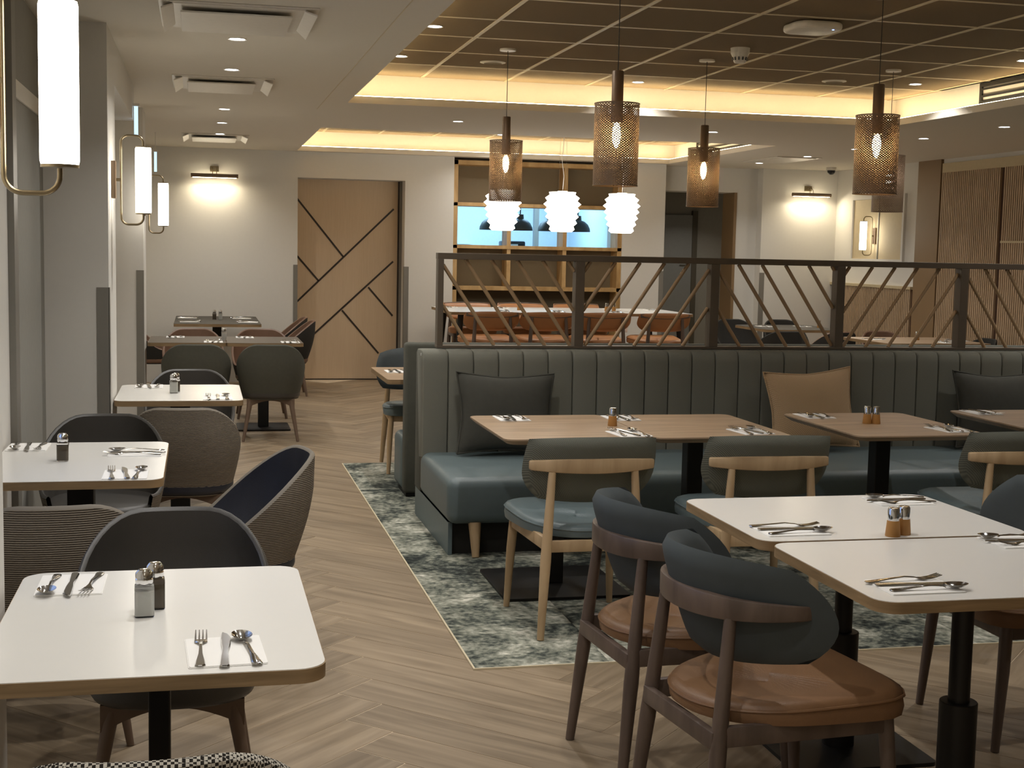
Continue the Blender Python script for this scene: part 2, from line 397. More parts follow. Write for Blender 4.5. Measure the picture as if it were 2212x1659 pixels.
# far wall pieces
wb = struct(MB().box(-1.6, 1.03, YB, 15.6, 0, ZC).build('wall_back', 'wall_paint', smooth=0))
MB().box(1.03, 2.20, 15.0, 15.6, 2.22, ZC).build('door_head', 'wall_paint', wb, smooth=0)
MB().box(2.20, 2.745, YB, 15.6, 0, ZC).build('pier', 'wall_paint', wb, smooth=0)
MB().box(4.71, 5.215, YB, 15.6, 0, ZC).build('pier', 'wall_paint', wb, smooth=0)
MB().box(5.215, 6.45, 15.25, 15.6, 2.215, ZC).build('door_head', 'wall_paint', wb, smooth=0)
MB().box(6.19, 6.45, 15.25, 15.6, 0, 2.215).build('wall_return', 'wall_paint', wb, smooth=0)
MB().box(6.45, 7.6, 15.1, 15.6, 0, ZC).build('pier', 'wall_paint', wb, smooth=0)
MB().box(2.745, 4.71, 15.25, 15.6, 2.47, ZC).build('shelf_head', 'wall_paint', wb, smooth=0)
wf = struct(MB().box(-1.6, XR+.3, YF-.1, YF, 0, ZC).build('wall_front', 'wall_paint', smooth=0))
# right wall: pale panels at the back, timber pier, slatted panels
wr = struct(MB().box(XR, XR+.3, YF, 15.6, 0, ZC).build('wall_right', 'wall_paint', smooth=0))
MB().box(XR-.03, XR, 12.72, 13.17, 0, ZC).build('timber_pier', 'panel_brown', wr, smooth=0)
MB().box(XR-.025, XR, 4.0, 12.70, 2.36, 2.455).build('slat_header', 'sand_panel', wr, smooth=0)
MB().box(XR-.012, XR, 4.0, 12.70, 0, 2.36).build('slat_backing', 'slat_gap', wr, smooth=0)
def slats(y0, y1, z0, z1, pitch=.034, w=.021):
    s = MB(); y = y0
    while y + w <= y1: s.box(XR-.034, XR-.012, y, y+w, z0, z1); y += pitch
    return s
stuff(slats(11.64, 12.70, .08, 2.36).build('slat_field', 'slat_oak', wr, smooth=0))
stuff(slats(4.0, 11.58, 1.67, 2.36).build('slat_field', 'slat_oak', wr, smooth=0))
stuff(slats(4.0, 11.58, .08, 1.65).build('slat_field', 'slat_oak', wr, smooth=0))
MB().box(XR-.036, XR-.012, 4.0, 11.58, 1.65, 1.67).build('slat_joint', 'sand_panel', wr, smooth=0)
MB().box(XR-.012, XR-.002, 13.2, 15.1, 0, 1.155).build('wainscot_backing', 'slat_gap', wr, smooth=0)
stuff(slats(13.22, 15.08, .08, 1.155, .037, .023).build('wainscot_slats', 'slat_oak', wr, smooth=0))
MB().box(XR-.045, XR, 13.2, 15.1, 1.155, 1.185).build('dado_rail', 'sand_panel', wr, smooth=0)
pn = bpy.data.objects.new('window_2', None); C.objects.link(pn); struct(pn)
MB().box(XR-.012, XR, 13.47, 14.62, 1.47, 2.14).build('panel', 'sand_panel', pn, smooth=0)
for a in ((13.43, 13.47, 1.43, 2.18), (14.62, 14.66, 1.43, 2.18)): MB().box(XR-.03, XR, a[0], a[1], a[2], a[3]).build('panel_frame', 'wall_paint', pn, smooth=0)
for z in (1.43, 2.14): MB().box(XR-.03, XR, 13.47, 14.62, z, z+.04).build('panel_frame', 'wall_paint', pn, smooth=0)
MB().box(XR-.02, XR-.012, 14.0, 14.02, 1.47, 2.14).build('panel_strip', 'grey_guard', pn, smooth=0)
# corner guards
def guard(k, x0, x1, y0, y1, z=1.28): struct(MB().box(x0, x1, y0, y1, 0, z).build('trim_%d' % k, 'grey_guard', smooth=0))
guard(3, -.475, -.418, 6.676, 6.68); guard(4, -.42, -.416, 6.676, 6.73); guard(5, -.475, -.418, 10.756, 10.76)
guard(6, .985, 1.032, YB-.004, YB); guard(7, 2.197, 2.25, YB-.004, YB); guard(8, 5.165, 5.217, YB-.004, YB); guard(9, 6.447, 6.51, 15.096, 15.1)
guard(10, 2.196, 2.20, YB, 15.05)

# timber sliding door with dark inlays
d1 = bpy.data.objects.new('door_1', None); C.objects.link(d1); struct(d1)
MB().box(1.03, 2.155, 15.25, 15.29, .01, 2.218).build('door_leaf', 'door_oak', d1, smooth=0)
MB().box(2.155, 2.172, 15.235, 15.29, 0, 2.218).build('door_edge', 'inlay_black', d1, smooth=0)
MB().box(2.172, 2.20, 15.22, 15.3, 0, 2.222).build('door_jamb', 'grey_guard', d1, smooth=0)
MB().box(1.03, 2.172, 15.24, 15.30, 0, .012).build('threshold', 'inlay_black', d1, smooth=0)
def inlay(a, b):
    MB().bar((a[0], 15.249, a[1]), (b[0], 15.249, b[1]), .020, .006, up=(0, -1, 0)).build('inlay', 'inlay_black', d1, smooth=0)
DZ = lambda y: 2.222 - (y-389)*2.222/434.0      # heights read on the leaf
DX = lambda x: 1.035 + (x-642)*1.131/221.0
for (ax, ay), (bx, by) in (((642, 431), (743, 555)), ((642, 655), (852, 449)), ((642, 553), (690, 608)), ((652, 750), (852, 563)),
                           ((798, 620), (852, 682)), ((741, 671), (822, 765))):
    inlay((DX(ax), DZ(ay)), (DX(bx), DZ(by)))

# corridor with a grey door behind the right-hand opening
cr = struct(MB().box(5.10, 5.215, 15.6, 17.6, 0, 2.5).build('wall_corridor', 'corridor', smooth=0))
MB().box(5.10, 7.5, 17.5, 17.6, 0, 2.5).build('wall_end', 'corridor', cr, smooth=0)
MB().box(7.30, 7.45, 15.6, 17.6, 0, 2.5).build('wall_side', 'corridor', cr, smooth=0)
MB().box(5.10, 7.5, 15.6, 17.6, 2.3, 2.4).build('corridor_ceiling', 'corridor', cr, smooth=0)
MB().box(6.155, 6.19, 15.24, 15.6, 0, 2.215).build('timber_jamb', 'panel_brown', cr, smooth=0)
d2 = bpy.data.objects.new('door_2', None); C.objects.link(d2); struct(d2)
MB().box(5.80, 6.46, 17.44, 17.5, 0, 2.0).build('door_leaf', 'grey_door', d2, smooth=0, bevel=.004)
MB().box(5.74, 5.80, 17.43, 17.5, 0, 2.06).build('door_frame', 'taupe_dark', d2, smooth=0)
MB().box(6.46, 6.53, 17.43, 17.5, 0, 2.06).build('door_frame', 'taupe_dark', d2, smooth=0)
MB().lathe([(.02, 0), (.02, .012), (.008, .014), (.008, .05)], n=12).build('door_handle', 'steel', d2).matrix_world = Matrix.Translation((6.39, 17.44, 1.38)) @ Matrix.Rotation(PI/2, 4, 'X')
MB().tube([(6.395, 17.385, 1.38), (6.29, 17.385, 1.38)], .008).build('door_handle', 'steel', d2)

# timber shelving with serving hatch
sh = thing('hatch_shelving', 'oak grid shelving with a blue lit serving hatch in the far wall', 'shelving', (2.745, 15.0, 0))
SY0, SY1 = 15.02-15.0, 15.30-15.0
for z0, z1 in ((2.42, 2.47), (1.965, 2.005), (1.495, 1.535), (1.03, 1.075)):
    MB().box(0, 1.965, SY0, SY1, z0, z1).build('shelf_board', 'shelf_oak', sh, smooth=0, bevel=.002)
for x in (0, 1.915): MB().box(x, x+.05, SY0, SY1, 0, 2.47).build('side_post', 'shelf_oak', sh, smooth=0, bevel=.002)
for x in (.62, 1.27):
    for z0, z1 in ((2.005, 2.42), (1.535, 1.965), (1.075, 1.495)):
        MB().box(x, x+.045, SY0+.01, SY1, z0, z1).build('divider', 'shelf_oak', sh, smooth=0, bevel=.002)
for z0, z1, mt in ((2.005, 2.42, 'taupe'), (1.075, 1.495, 'taupe'), (0, 1.03, 'taupe_dark')):
    MB().box(.05, 1.915, SY1-.03, SY1, z0, z1).build('back_panel', mt, sh, smooth=0)
# kitchen beyond the hatch
kt = struct(MB().box(2.2, 5.0, 18.4, 18.5, 0, 2.7).build('wall_kitchen', 'kitchen_white', smooth=0))
MB().box(2.15, 2.25, 15.6, 18.5, 0, 2.7).build('wall_side', 'kitchen_white', kt, smooth=0)
MB().box(5.0, 5.09, 15.6, 18.5, 0, 2.7).build('wall_side', 'kitchen_white', kt, smooth=0)
MB().box(2.2, 5.09, 15.55, 18.5, 2.6, 2.7).build('kitchen_ceiling', 'kitchen_white', kt, smooth=0)
MB().box(2.25, 5.0, 15.62, 15.70, 0, 1.40).build('counter_front', 'kitchen_white', kt, smooth=0)
MB().box(4.36, 4.42, 17.8, 17.9, 0, 2.6).build('kitchen_post', 'grey_guard', kt, smooth=0)
kl = tag(MB().box(2.6, 4.7, 16.9, 17.5, 2.56, 2.59).build('kitchen_light', 'kitchen_lamp', smooth=0), 'cool white ceiling light panel inside the kitchen hatch', 'ceiling light')
tag(MB().box(3.75, 4.05, 17.0, 17.25, 1.40, 1.60).build('receipt_printer', 'plastic_black', bevel=.02), 'black box shaped appliance standing in the right side of the hatch', 'appliance')
MB().box(3.83, 3.95, 16.996, 17.0, 1.54, 1.56).build('display', 'plastic_white', bpy.data.objects['receipt_printer'], smooth=0)
tag(MB().box(3.40, 3.62, 16.9, 17.1, 1.40, 1.455).build('black_tray', 'plastic_black', bevel=.01), 'low black tray on the left of the hatch counter', 'tray')
tag(MB().box(2.3, 4.9, 16.8, 17.6, 1.36, 1.40).build('pass_counter', 'steel', bevel=.004, smooth=0), 'steel pass counter behind the serving hatch', 'counter')
for x, s in ((3.06, 'left'), (3.28, 'right')):
    tag(MB().lathe([(.0, .0), (.035, .012), (.05, .035), (.055, .07), (.045, .07), (.0, .03)], n=16, close=False).build('small_bowl', 'dome_black'), 'small dark bowl on the kitchen shelf, the %s one of two' % s, 'bowl', 'bowls in the kitchen').location = (x, 18.2, 1.575)
tag(MB().box(2.6, 3.6, 18.1, 18.4, 1.55, 1.575).build('wall_shelf', 'kitchen_white', smooth=0), 'white shelf holding two dark bowls on the kitchen wall', 'shelf')
def heat_lamp(x, w):
    t = thing('heat_lamp', 'dark dome heat lamp hanging in the hatch, %s of four from the left' % w, 'heat lamp', (x, 16.3, 0), 0, 'heat lamps over the pass')
    MB().lathe([(.155, 1.725), (.150, 1.765), (.125, 1.815), (.085, 1.85), (.045, 1.865), (.04, 1.92), (.0, 1.925)], n=24, close=False).build('dome', 'dome_black', t)
    MB().tube([(0, 0, 1.92), (0, 0, 2.6)], .008, 6).build('cord', 'plastic_black', t)
for x, w in ((3.49, 'first'), (3.84, 'second'), (4.22, 'third'), (4.57, 'fourth')): heat_lamp(x - .03, w)

# ------------------------------------------------------------------ tub chairs
def tub_parts(t, outer, inner, rim, leg, h=.738):
    TH = math.radians(128)
    def rimz(th):
        a = abs(th)/TH
        f = .5+.5*math.cos(PI*min(1, max(0, a-.17)/.79))
        return .455 + (h-.455)*f
    def rad(th, s): # superellipse plan
        c, sn = math.cos(th), math.sin(th); p = 2.6
        r = (abs(c)**p + abs(sn)**p)**(-1/p)
        return r*.262*s
    def P(th, z, off):
        zr = rimz(th); q = (z-.315)/(.745-.315)
        s = .80 + .20*math.sin(min(1, max(0, q)*1.5)*PI/2) - (.05*max(0, q-.72)/.28)
        r = rad(th, s) - off
        lean = -.055*max(0, q)**1.3*max(0, math.cos(th))
        return (r*math.sin(th), -r*math.cos(th)*.97 + lean + .0, z)
    NU, NV = 40, 12
    def fo(u, v):
        th = -TH + 2*TH*u; return P(th, .32 + (rimz(th)-.32)*v, 0)
    def fi(u, v):
        th = -TH + 2*TH*u; return P(th, .40 + (rimz(th)-.40)*v, .02)
    o = MB().grid(fo, NU, NV)
    ctr = len(o.v); o.v.append((0, .02, .31))
    for i in range(NU-1): o.f.append((ctr, i+1, i))
    o.build('shell', outer, t)
    MB().grid(fi, NU, NV).build('lining', inner, t)
    def rimpt(u, off): th = -TH + 2*TH*u; p = P(th, rimz(th), off); return p
    MB().grid(lambda u, v: tuple(Vector(rimpt(u, .02*v)) + Vector((0, 0, .010*math.sin(PI*v)))), NU, 5).build('rim', rim, t)
    # front lip joining shell to seat
    sp = []
    for i in range(40):
        a = 2*PI*i/40; r = rad(a, .93)*.94; sp.append((r*math.sin(a)*.98, -r*math.cos(a)*.97 + (.02 if abs(a-PI) < 1 else 0)))
    MB().prism(sp, .325, .425).build('seat', inner, t, bevel=.025, seg=3)
    for sx in (-1, 1):
        for sy in (-1, 1):
            MB().cone((sx*.15, sy*.14, .325), (sx*.205, sy*.20, 0), .022, .011, 12).build('leg', leg, t)
    for sy in (-1, 1):
        f = MB(); ys = sy*.15
        pts = [((i/12-.5)*.36, .255 + .055*math.sin(PI*i/12)) for i in range(13)]
        n = len(pts)
        vs = [(x, ys-.014, .325) for x, z in pts] + [(x, ys-.014, z) for x, z in pts] + [(x, ys+.014, .325) for x, z in pts] + [(x, ys+.014, z) for x, z in pts]
        fs = []
        for i in range(n-1):
            fs += [(i, 2*n+i, 2*n+i+1, i+1), (i, i+1, n+i+1, n+i), (2*n+i, 3*n+i, 3*n+i+1, 2*n+i+1), (n+i, n+i+1, 3*n+i+1, 3*n+i)]
        f.add(vs, fs)
        f.build('leg_frame', leg, t)
TUB = {}
def tub(kind, x, y, rz, label, group):
    st = {'rib': ('rib_grey', 'leather_navy', 'piping_light', 'leg_wood'), 'hound': ('houndstooth', 'leather_dark', 'houndstooth', 'leg_wood'),
          'green': ('felt_green', 'leather_dark', 'felt_green', 'leg_wood'), 'dark': ('rib_grey', 'leather_dark', 'leather_dark', 'leg_wood'),
          'brown': ('felt_dark', 'leather_brown', 'leather_brown', 'leg_wood'), 'black': ('felt_dark', 'felt_dark', 'felt_dark', 'leg_wood')}[kind]
    if kind not in TUB:
        t = thing('tub_chair', label, 'chair', (x, y, ground(x, y)), rz, group); tub_parts(t, *st); TUB[kind] = t; return t
    return dup(TUB[kind], (x, y, ground(x, y)), rz, label, group)
gL = 'tub chairs along the left wall'
tub('hound', -.08, 2.27, 0, 'tub chair with a black and white houndstooth back, cut off at the bottom edge', gL)
tub('dark', -.07, 3.66, PI, 'dark leather tub chair facing us behind the nearest left white table', gL)
tub('rib', -.42, 4.28, .05, 'grey ribbed tub chair back in front of the second left white table', gL)
tub('dark', -.40, 5.86, PI, 'dark leather tub chair facing us behind the second left white table', gL)
tub('rib', .11, 4.99, PI/2+.18, 'ribbed tub chair with navy lining standing sideways in the aisle', gL)
tub('rib', -.07, 6.62, -.05, 'grey ribbed tub chair back in front of the third left white table', gL)
tub('dark', -.06, 8.02, PI, 'dark leather tub chair facing us behind the third left white table', gL)
tub('green', -.03, 10.62, 0, 'dark green tub chair back left of its twin at the grey double table', gL)
tub('green', .53, 10.62, -.05, 'dark green tub chair back on the aisle side of the grey double table', gL)
tub('brown', -.06, 12.0, PI, 'brown tub chair facing us at the left behind the grey double table', gL)
tub('brown', .52, 12.0, PI, 'brown tub chair facing us at the right behind the grey double table', gL)
tub('brown', .83, 13.75, PI/2, 'brown tub chair sideways at the far left table, the nearer of two', gL)
tub('brown', .80, 14.4, PI/2, 'brown tub chair sideways at the far left table, the farther of two', gL)
tub('brown', -.47, 13.75, -PI/2, 'brown tub chair at the wall side of the far left table', gL)

# ------------------------------------------------------------------ lounge chairs with a bent back rail
def rail_chair(t, frame, seat_m, back_m, seat_h=.445, wrap=1.0, back_round=False, top=.775, dark_front=None, legr=.019):
    dz = seat_h - .445
    # rear legs rise to the rail, front legs stop at the seat
    for s in (-1, 1):
        MB().tube([(s*.205, -.275, .0015), (s*.185, -.25 if wrap < .5 else -.245, .30+dz), (s*.165, -.245 if wrap < .5 else -.212, .648+dz)], [legr*.72, legr*1.12, legr*.78], 12).build('leg', frame, t)
        MB().tube([(s*.225, .235, .0015), (s*.215, .215, .25+dz), (s*.205, .205, seat_h-.05)], [legr*.68, legr, legr*1.05], 12).build('leg', frame, t)
        MB().bar((s*.185, -.25, seat_h-.075), (s*.21, .21, seat_h-.075), .022, .05).build('seat_rail', frame, t, bevel=.004)
    MB().bar((-.185, -.25, seat_h-.085), (.185, -.25, seat_h-.085), .022, .045).build('seat_rail', frame, t, bevel=.004)
    MB().bar((-.21, .205, seat_h-.075), (.21, .205, seat_h-.075), .022, .05).build('seat_rail', frame, t, bevel=.004)
    # bent back rail: deeper in the middle
    R = MB(); n = 25; prof = []
    half = .25 if wrap < .5 else .262
    for i in range(n):
        u = i/(n-1)*2-1; x = half*math.sin(u*1.25)/math.sin(1.25) if wrap >= .5 else half*u
        y = -.262 + (.20 if wrap >= .5 else .045)*abs(u)**2.2
        hh = .030 - .012*abs(u)**2; zc = .672 + dz
        prof.append([(x, y-.013, zc-hh), (x, y+.011, zc-hh), (x, y+.011, zc+hh), (x, y-.013, zc+hh)])
    R.v = [p for q in prof for p in q]
    for i in range(n-1):
        for k in range(4): R.f.append((i*4+k, i*4+(k+1)%4, (i+1)*4+(k+1)%4, (i+1)*4+k))
    R.f += [(0, 1, 2, 3), tuple((n-1)*4+k for k in (3, 2, 1, 0))]
    R.build('back_rail', frame, t, bevel=.006)
    # back cushion: a thick pad bent round the rail
    zb, zt2 = .515+dz, top+dz
    def pad(front):
        def fn(u, v):
            a, b = u*2-1, v*2-1
            kt, kb = (.26, .34) if back_round else (.10, .46)
            k = kt if b > 0 else kb
            x = .285*a*math.sqrt(1-k*b*b) if back_round else .268*a*math.sqrt(1-k*b*b)
            q = b*math.sqrt(1-(.34 if back_round else .22 if b < 0 else .16)*a*a)
            xx = abs(x)/.285
            y = -.238 + (.23*xx**2.1 if wrap >= .5 else .06*xx**2)
            th = .036*math.sqrt(max(0, 1-a**4))**.8*math.sqrt(max(0, 1-b**4))**.8
            y += (th if front else -th*.75) + .012
            return (x, y - .05*q, (zb+zt2)/2 + q*(zt2-zb)/2)
        return fn
    B = MB().grid(pad(True), 25, 13); B.grid(pad(False), 25, 13)
    B.build('back_cushion', back_m, t, smooth=60)
    # seat cushion: rounded trapezoid, domed
    out = []
    for i in range(48):
        a = 2*PI*i/48; c, s_ = math.cos(a), math.sin(a); p = 5.5 if s_ > 0 else 2.3
        r = (abs(c)**p+abs(s_)**p)**(-1/p)
        y = r*s_*.262; w = .238 + .030*(y/.262)
        out.append((r*c*w, y + .008))
    S = MB(); rings = [(.92, seat_h-.060), (.985, seat_h-.055), (1.0, seat_h-.03), (.98, seat_h-.006), (.90, seat_h+.004), (.6, seat_h-.004), (.0, seat_h-.010)]
    for k, (sc, z) in enumerate(rings):
        for x, y in out: S.v.append((x*sc, y*sc, z + (.012*(y/.255) if k > 2 else 0)))
    for k in range(len(rings)-1):
        for i in range(48): S.f.append((k*48+i, k*48+(i+1)%48, (k+1)*48+(i+1)%48, (k+1)*48+i))
    S.f.append(tuple(reversed(range(48))))
    so = S.build('seat_cushion', seat_m, t, smooth=60)
    if dark_front:
        D = MB().grid(lambda u, v: ((u-.5)*.40*(1-.15*v), .235-.13*v*(1-(2*u-1)**2*.55) , seat_h+.0145-.011*v*v), 15, 7)
        D.build('seat_patch', dark_front, so, smooth=60)
    MB().tube([tuple((x*.995, y*.995, seat_h-.016+.012*(y/.255))) for x, y in out+out[:1]], .004, 6, cap=False).build('piping', seat_m, so)
RC = {}
def lounge(kind, x, y, rz, label, group):
    if kind in RC: return dup(RC[kind], (x, y, ground(x, y)), rz, label, group)
    t = thing('rail_back_chair', label, 'chair', (x, y, ground(x, y)), rz, group); RC[kind] = t
    if kind == 'oak': rail_chair(t, 'oak', 'leather_blue', 'chair_weave', wrap=.3, top=.785)
    if kind == 'walnut': rail_chair(t, 'walnut', 'leather_cognac', 'velvet_teal', wrap=1, back_round=True, top=.80)
    if kind == 'tall': rail_chair(t, 'walnut', 'leather_tan', 'leather_tan', seat_h=.66, wrap=.3, top=.70)
    if kind == 'oakvelvet': rail_chair(t, 'oak', 'leather_blue', 'velvet_teal', wrap=1, back_round=True, top=.80)
    return t
gB = 'oak chairs along the banquette tables'
lounge('oak', 1.475, 5.22, 0, 'oak chair with blue leather seat at the left end of the banquette', gB)
lounge('oak', 2.215, 5.22, -.03, 'oak chair with blue leather seat, second from the left at the banquette', gB)
lounge('oak', 3.375, 5.25, -.04, 'oak chair with blue leather seat in front of the middle banquette table', gB)
lounge('oakvelvet', 1.43, 9.05, PI, 'oak chair with slate blue back at the table behind the banquette end', gB)
lounge('walnut', 1.40, 3.12, -PI/2+.13, 'dark wooden chair with cognac leather seat and teal back, closest to us', 'cognac leather chairs')
lounge('walnut', 1.40, 3.74, -PI/2+.09, 'dark wooden chair with cognac seat and teal back, second from us at the white tables', 'cognac leather chairs')
lounge('walnut', 2.52, 3.02, PI/2, 'dark wooden chair under the right end of the nearest right white table', 'cognac leather chairs')
lounge('walnut', 2.60, 3.82, PI/2, 'dark wooden chair with black teal back beyond the right end of the white tables', 'cognac leather chairs')

# ------------------------------------------------------------------ tables
def table(label, x0, x1, y0, y1, top, group, z=.72, col='square', cs=.09, base=(.42, .45), r=.05, chamfer=False):
    w, d = x1-x0, y1-y0
    t = thing('dining_table', label, 'table', ((x0+x1)/2, (y0+y1)/2, ground((x0+x1)/2, (y0+y1)/2)), 0, group)
    z -= t.location.z
    if chamfer:
        o = rrect(w, d, r); k = .93
        T = MB(); n = len(o)
        T.v = [(x*k, y*k, z-.026) for x, y in o] + [(x, y, z-.006) for x, y in o] + [(x, y, z) for x, y in o]
        T.f = [tuple(reversed(range(n))), tuple(range(2*n, 3*n))] + [(j*n+i, j*n+(i+1)%n, (j+1)*n+(i+1)%n, (j+1)*n+i) for j in (0, 1) for i in range(n)]
        T.build('table_top', top, t, smooth=30)
    else:
        MB().prism(rrect(w, d, r), z-.028, z-.0015).build('edge_band', 'oak_edge', t, smooth=30)
        MB().prism(rrect(w-.003, d-.003, r), z-.002, z).build('table_top', top, t, smooth=30)
    if col == 'square':
        MB().box(-cs/2, cs/2, -cs/2, cs/2, .012, z-.03).build('column', 'black_metal', t, smooth=0, bevel=.004)
        MB().prism(rrect(base[0], base[1], .02), 0, .012).build('base_plate', 'black_metal', t, smooth=30)
    elif col == 'sleeve':
        MB().lathe([(.0275, .28), (.0275, z-.03)], n=20).build('column', 'black_metal', t)
        MB().lathe([(.048, .012), (.048, .362), (.046, .364)], n=24).build('sleeve', 'black_metal', t)
        MB().prism(rrect(base[0], base[1], .02), 0, .012).build('base_plate', 'black_metal', t, smooth=30)
    elif col == 'legs':
        for sx in (-1, 1):
            for sy in (-1, 1):
                MB().cone((sx*(w/2-.12), sy*(d/2-.12), z-.03), (sx*(w/2-.05), sy*(d/2-.06), 0), .03, .02, 12).build('leg', 'black_metal', t)
    MB().box(-.11, .11, -.11, .11, z-.034, z-.028).build('top_plate', 'black_metal', t, smooth=0)
    return t
gT = 'small white tables along the left wall'
table('white topped table with oak edge, nearest at the left', -.40, .23, 2.47, 3.30, 'white_top', gT, cs=.045, r=.055)
table('white topped table, second from us on the left, cut off by the frame', -.71, -.12, 4.57, 5.46, 'white_top', gT, r=.055)
table('white topped table, third from us on the left', -.415, .21, 6.87, 7.66, 'white_top', gT, cs=.10, r=.05)
gG = 'grey topped tables at the far left'
table('grey topped table by the wall, left half of the joined pair', -.40, .198, 10.87, 11.63, 'brown_top', gG, r=.03)
table('grey topped table by the aisle, right half of the joined pair', .202, .80, 10.87, 11.63, 'brown_top', gG, cs=.085, r=.03)
table('dark topped table against the far left wall', -.25, .58, 13.40, 14.85, 'dark_top', gG, r=.03)
gW = 'white tables at the right'
table('white topped table with oak edge, nearest at the right', 1.50, 2.31, 2.75, 3.385, 'white_top', gW, col='sleeve', base=(.45, .40), r=.055)
table('white topped table with oak edge pushed up behind the nearest right one', 1.49, 2.32, 3.40, 4.04, 'white_top', gW, col='sleeve', base=(.45, .40), r=.055)
gO = 'oak topped tables along the banquette'
table('oak topped table at the left end of the banquette', 1.22, 1.862, 5.40, 6.20, 'oak_top', gO, cs=.075, base=(.56, .56), r=.05, chamfer=True)
table('oak topped table joined to the right of the first banquette table', 1.866, 2.50, 5.40, 6.19, 'oak_top', gO, cs=.075, base=(.5, .5), r=.05, chamfer=True)
table('oak topped table in front of the tan cushion', 2.79, 3.43, 5.38, 6.20, 'oak_top', gO, cs=.075, base=(.5, .5), r=.05, chamfer=True)
table('oak topped table at the right edge of the picture', 3.74, 4.38, 5.42, 6.28, 'oak_top', gO, cs=.075, base=(.5, .5), r=.05, chamfer=True)
table('oak topped table behind the left end of the banquette', 1.10, 1.75, 8.12, 8.98, 'oak_top', gO, z=.70, cs=.06, base=(.3, .3), r=.03)
table('oak topped table behind the divider, right of the first', 1.95, 2.75, 8.22, 9.00, 'oak_top', gO, z=.72, cs=.06, base=(.3, .3), r=.03)
table('pale topped table behind the divider in line with the tan chairs', 2.95, 3.75, 8.22, 9.00, 'oak_top', gO, z=.72, cs=.06, base=(.3, .3), r=.03)
table('long white communal table under the three paper lanterns', 2.35, 4.82, 12.9, 14.05, 'white_top', None, z=.885, col='legs', r=.02)
table('grey topped table below the right picture light', 5.72, 6.62, 13.15, 14.1, 'dark_top', None, cs=.09, r=.12)
table('oak topped table beside the slatted wall behind the divider', 6.05, 7.10, 11.2, 12.1, 'oak_top', None, cs=.09, r=.03)

# chairs behind the divider
gC = 'tan leather chairs at the communal table'
for k, (x, w) in enumerate(((2.66, 'first from the left'), (3.20, 'second from the left'), (3.76, 'second from the right'), (4.36, 'last on the right'))):
    lounge('tall', x, 12.66, 0, 'tall tan leather chair on our side of the communal table, %s' % w, gC)
for k, (x, w) in enumerate(((2.82, 'first from the left'), (3.42, 'second from the left'), (4.05, 'third from the left'))):
    lounge('tall', x, 14.32, PI, 'tall tan leather chair behind the communal table, %s' % w, gC)
gD = 'chairs behind the divider'
lounge('oakvelvet', 2.02, 9.32, PI, 'slate backed chair showing just above the banquette left of the divider post', gD)
lounge('oakvelvet', 2.66, 9.3, PI, 'slate backed chair seen through the second divider panel, low left', gD)
lounge('oakvelvet', 3.35, 9.3, PI, 'slate backed chair seen through the second divider panel, low right', gD)
tub('black', 4.62, 10.4, PI, 'black chair back low in the third divider panel', gD)
tub('black', 5.95, 14.45, PI, 'dark chair behind the grey table below the right picture light, left one', gD)
tub('black', 6.55, 14.45, PI, 'dark chair behind the grey table below the right picture light, right one', gD)
tub('black', 5.62, 12.74, .1, 'dark chair back in front of the grey table below the right picture light', gD)
tub('brown', 6.18, 12.72, .2, 'brown rounded chair between the grey table and the oak table at the back', gD)
tub('black', 6.35, 10.95, 0, 'black chair back in front of the oak table by the slatted wall', gD)
tub('brown', 6.7, 12.35, PI, 'brown chair behind the oak table by the slatted wall', gD)
tub('black', 7.02, 11.55, PI/2, 'black chair against the slatted wall beside the oak table', gD)
tub('black', 7.0, 10.4, PI/2, 'black chair low at the right edge of the divider by the slatted wall', gD)

# ------------------------------------------------------------------ banquette with divider
BX0, BX1 = 1.165, 6.0
bq = thing('banquette', 'long green grey banquette with fluted back and blue leather seat', 'banquette', (0, 0, 0))
MB().box(BX0+.012, BX1, 6.46, 7.46, .007, .165).build('plinth', 'felt_dark', bq, smooth=0)
MB().box(BX0+.01, BX0+.03, 6.43, 7.48, .007, .165).build('end_board', 'leather_blue', bq, smooth=0)
S = MB()
S.box(BX0-.005, BX1, 6.36, 7.25, .165, .395)
S.build('seat', 'leather_blue', bq, bevel=.05, seg=4)
MB().box(BX0+.005, BX1, 7.30, 7.48, .165, .93).build('back_core', 'felt_green', bq, bevel=.012)
cw = .139; nch = int((BX1-BX0)/cw)
def channel(w):
    prof = [(7.30, .36), (7.20, .37), (7.195, .60), (7.20, .88), (7.206, .925), (7.225, .945), (7.28, .95), (7.40, .945)]
    m = MB(); n = len(prof); us = [0, .035, .12, .5, .88, .965, 1]; bl = [.014, .003, .0008, 0, .0008, .003, .014]
    for u, dy in zip(us, bl):
        for k, (y, z) in enumerate(prof): m.v.append((u*w, y + (dy if 0 < k < 5 else dy*.3), z - (dy*.5 if k >= 5 else 0)))
    for i in range(len(us)-1):
        for k in range(n-1): m.f.append((i*n+k, (i+1)*n+k, (i+1)*n+k+1, i*n+k+1))
    m.f += [tuple(range(n)), tuple(reversed(range((len(us)-1)*n, len(us)*n)))]
    return m
chm = channel(cw).mesh('back_channel', 'bench_weave', smooth=50)
for i in range(nch):
    o = link('back_channel', chm, bq); o.location = (BX0+i*cw, 0, 0)
MB().tube([(BX0+.004, 7.235, .2), (BX0+.004, 7.225, .9)], .005, 8).build('piping', 'piping_light', bq)
MB().box(BX0-.004, BX0+.03, 7.262, 7.264, .915, .93).build('care_tag', 'napkin', bq, smooth=0)
for x in (1.30, 2.5, 3.7, 4.9): MB().cone((x, 6.40, .17), (x, 6.36, .007), .032, .018, 12).build('foot', 'oak', bq)
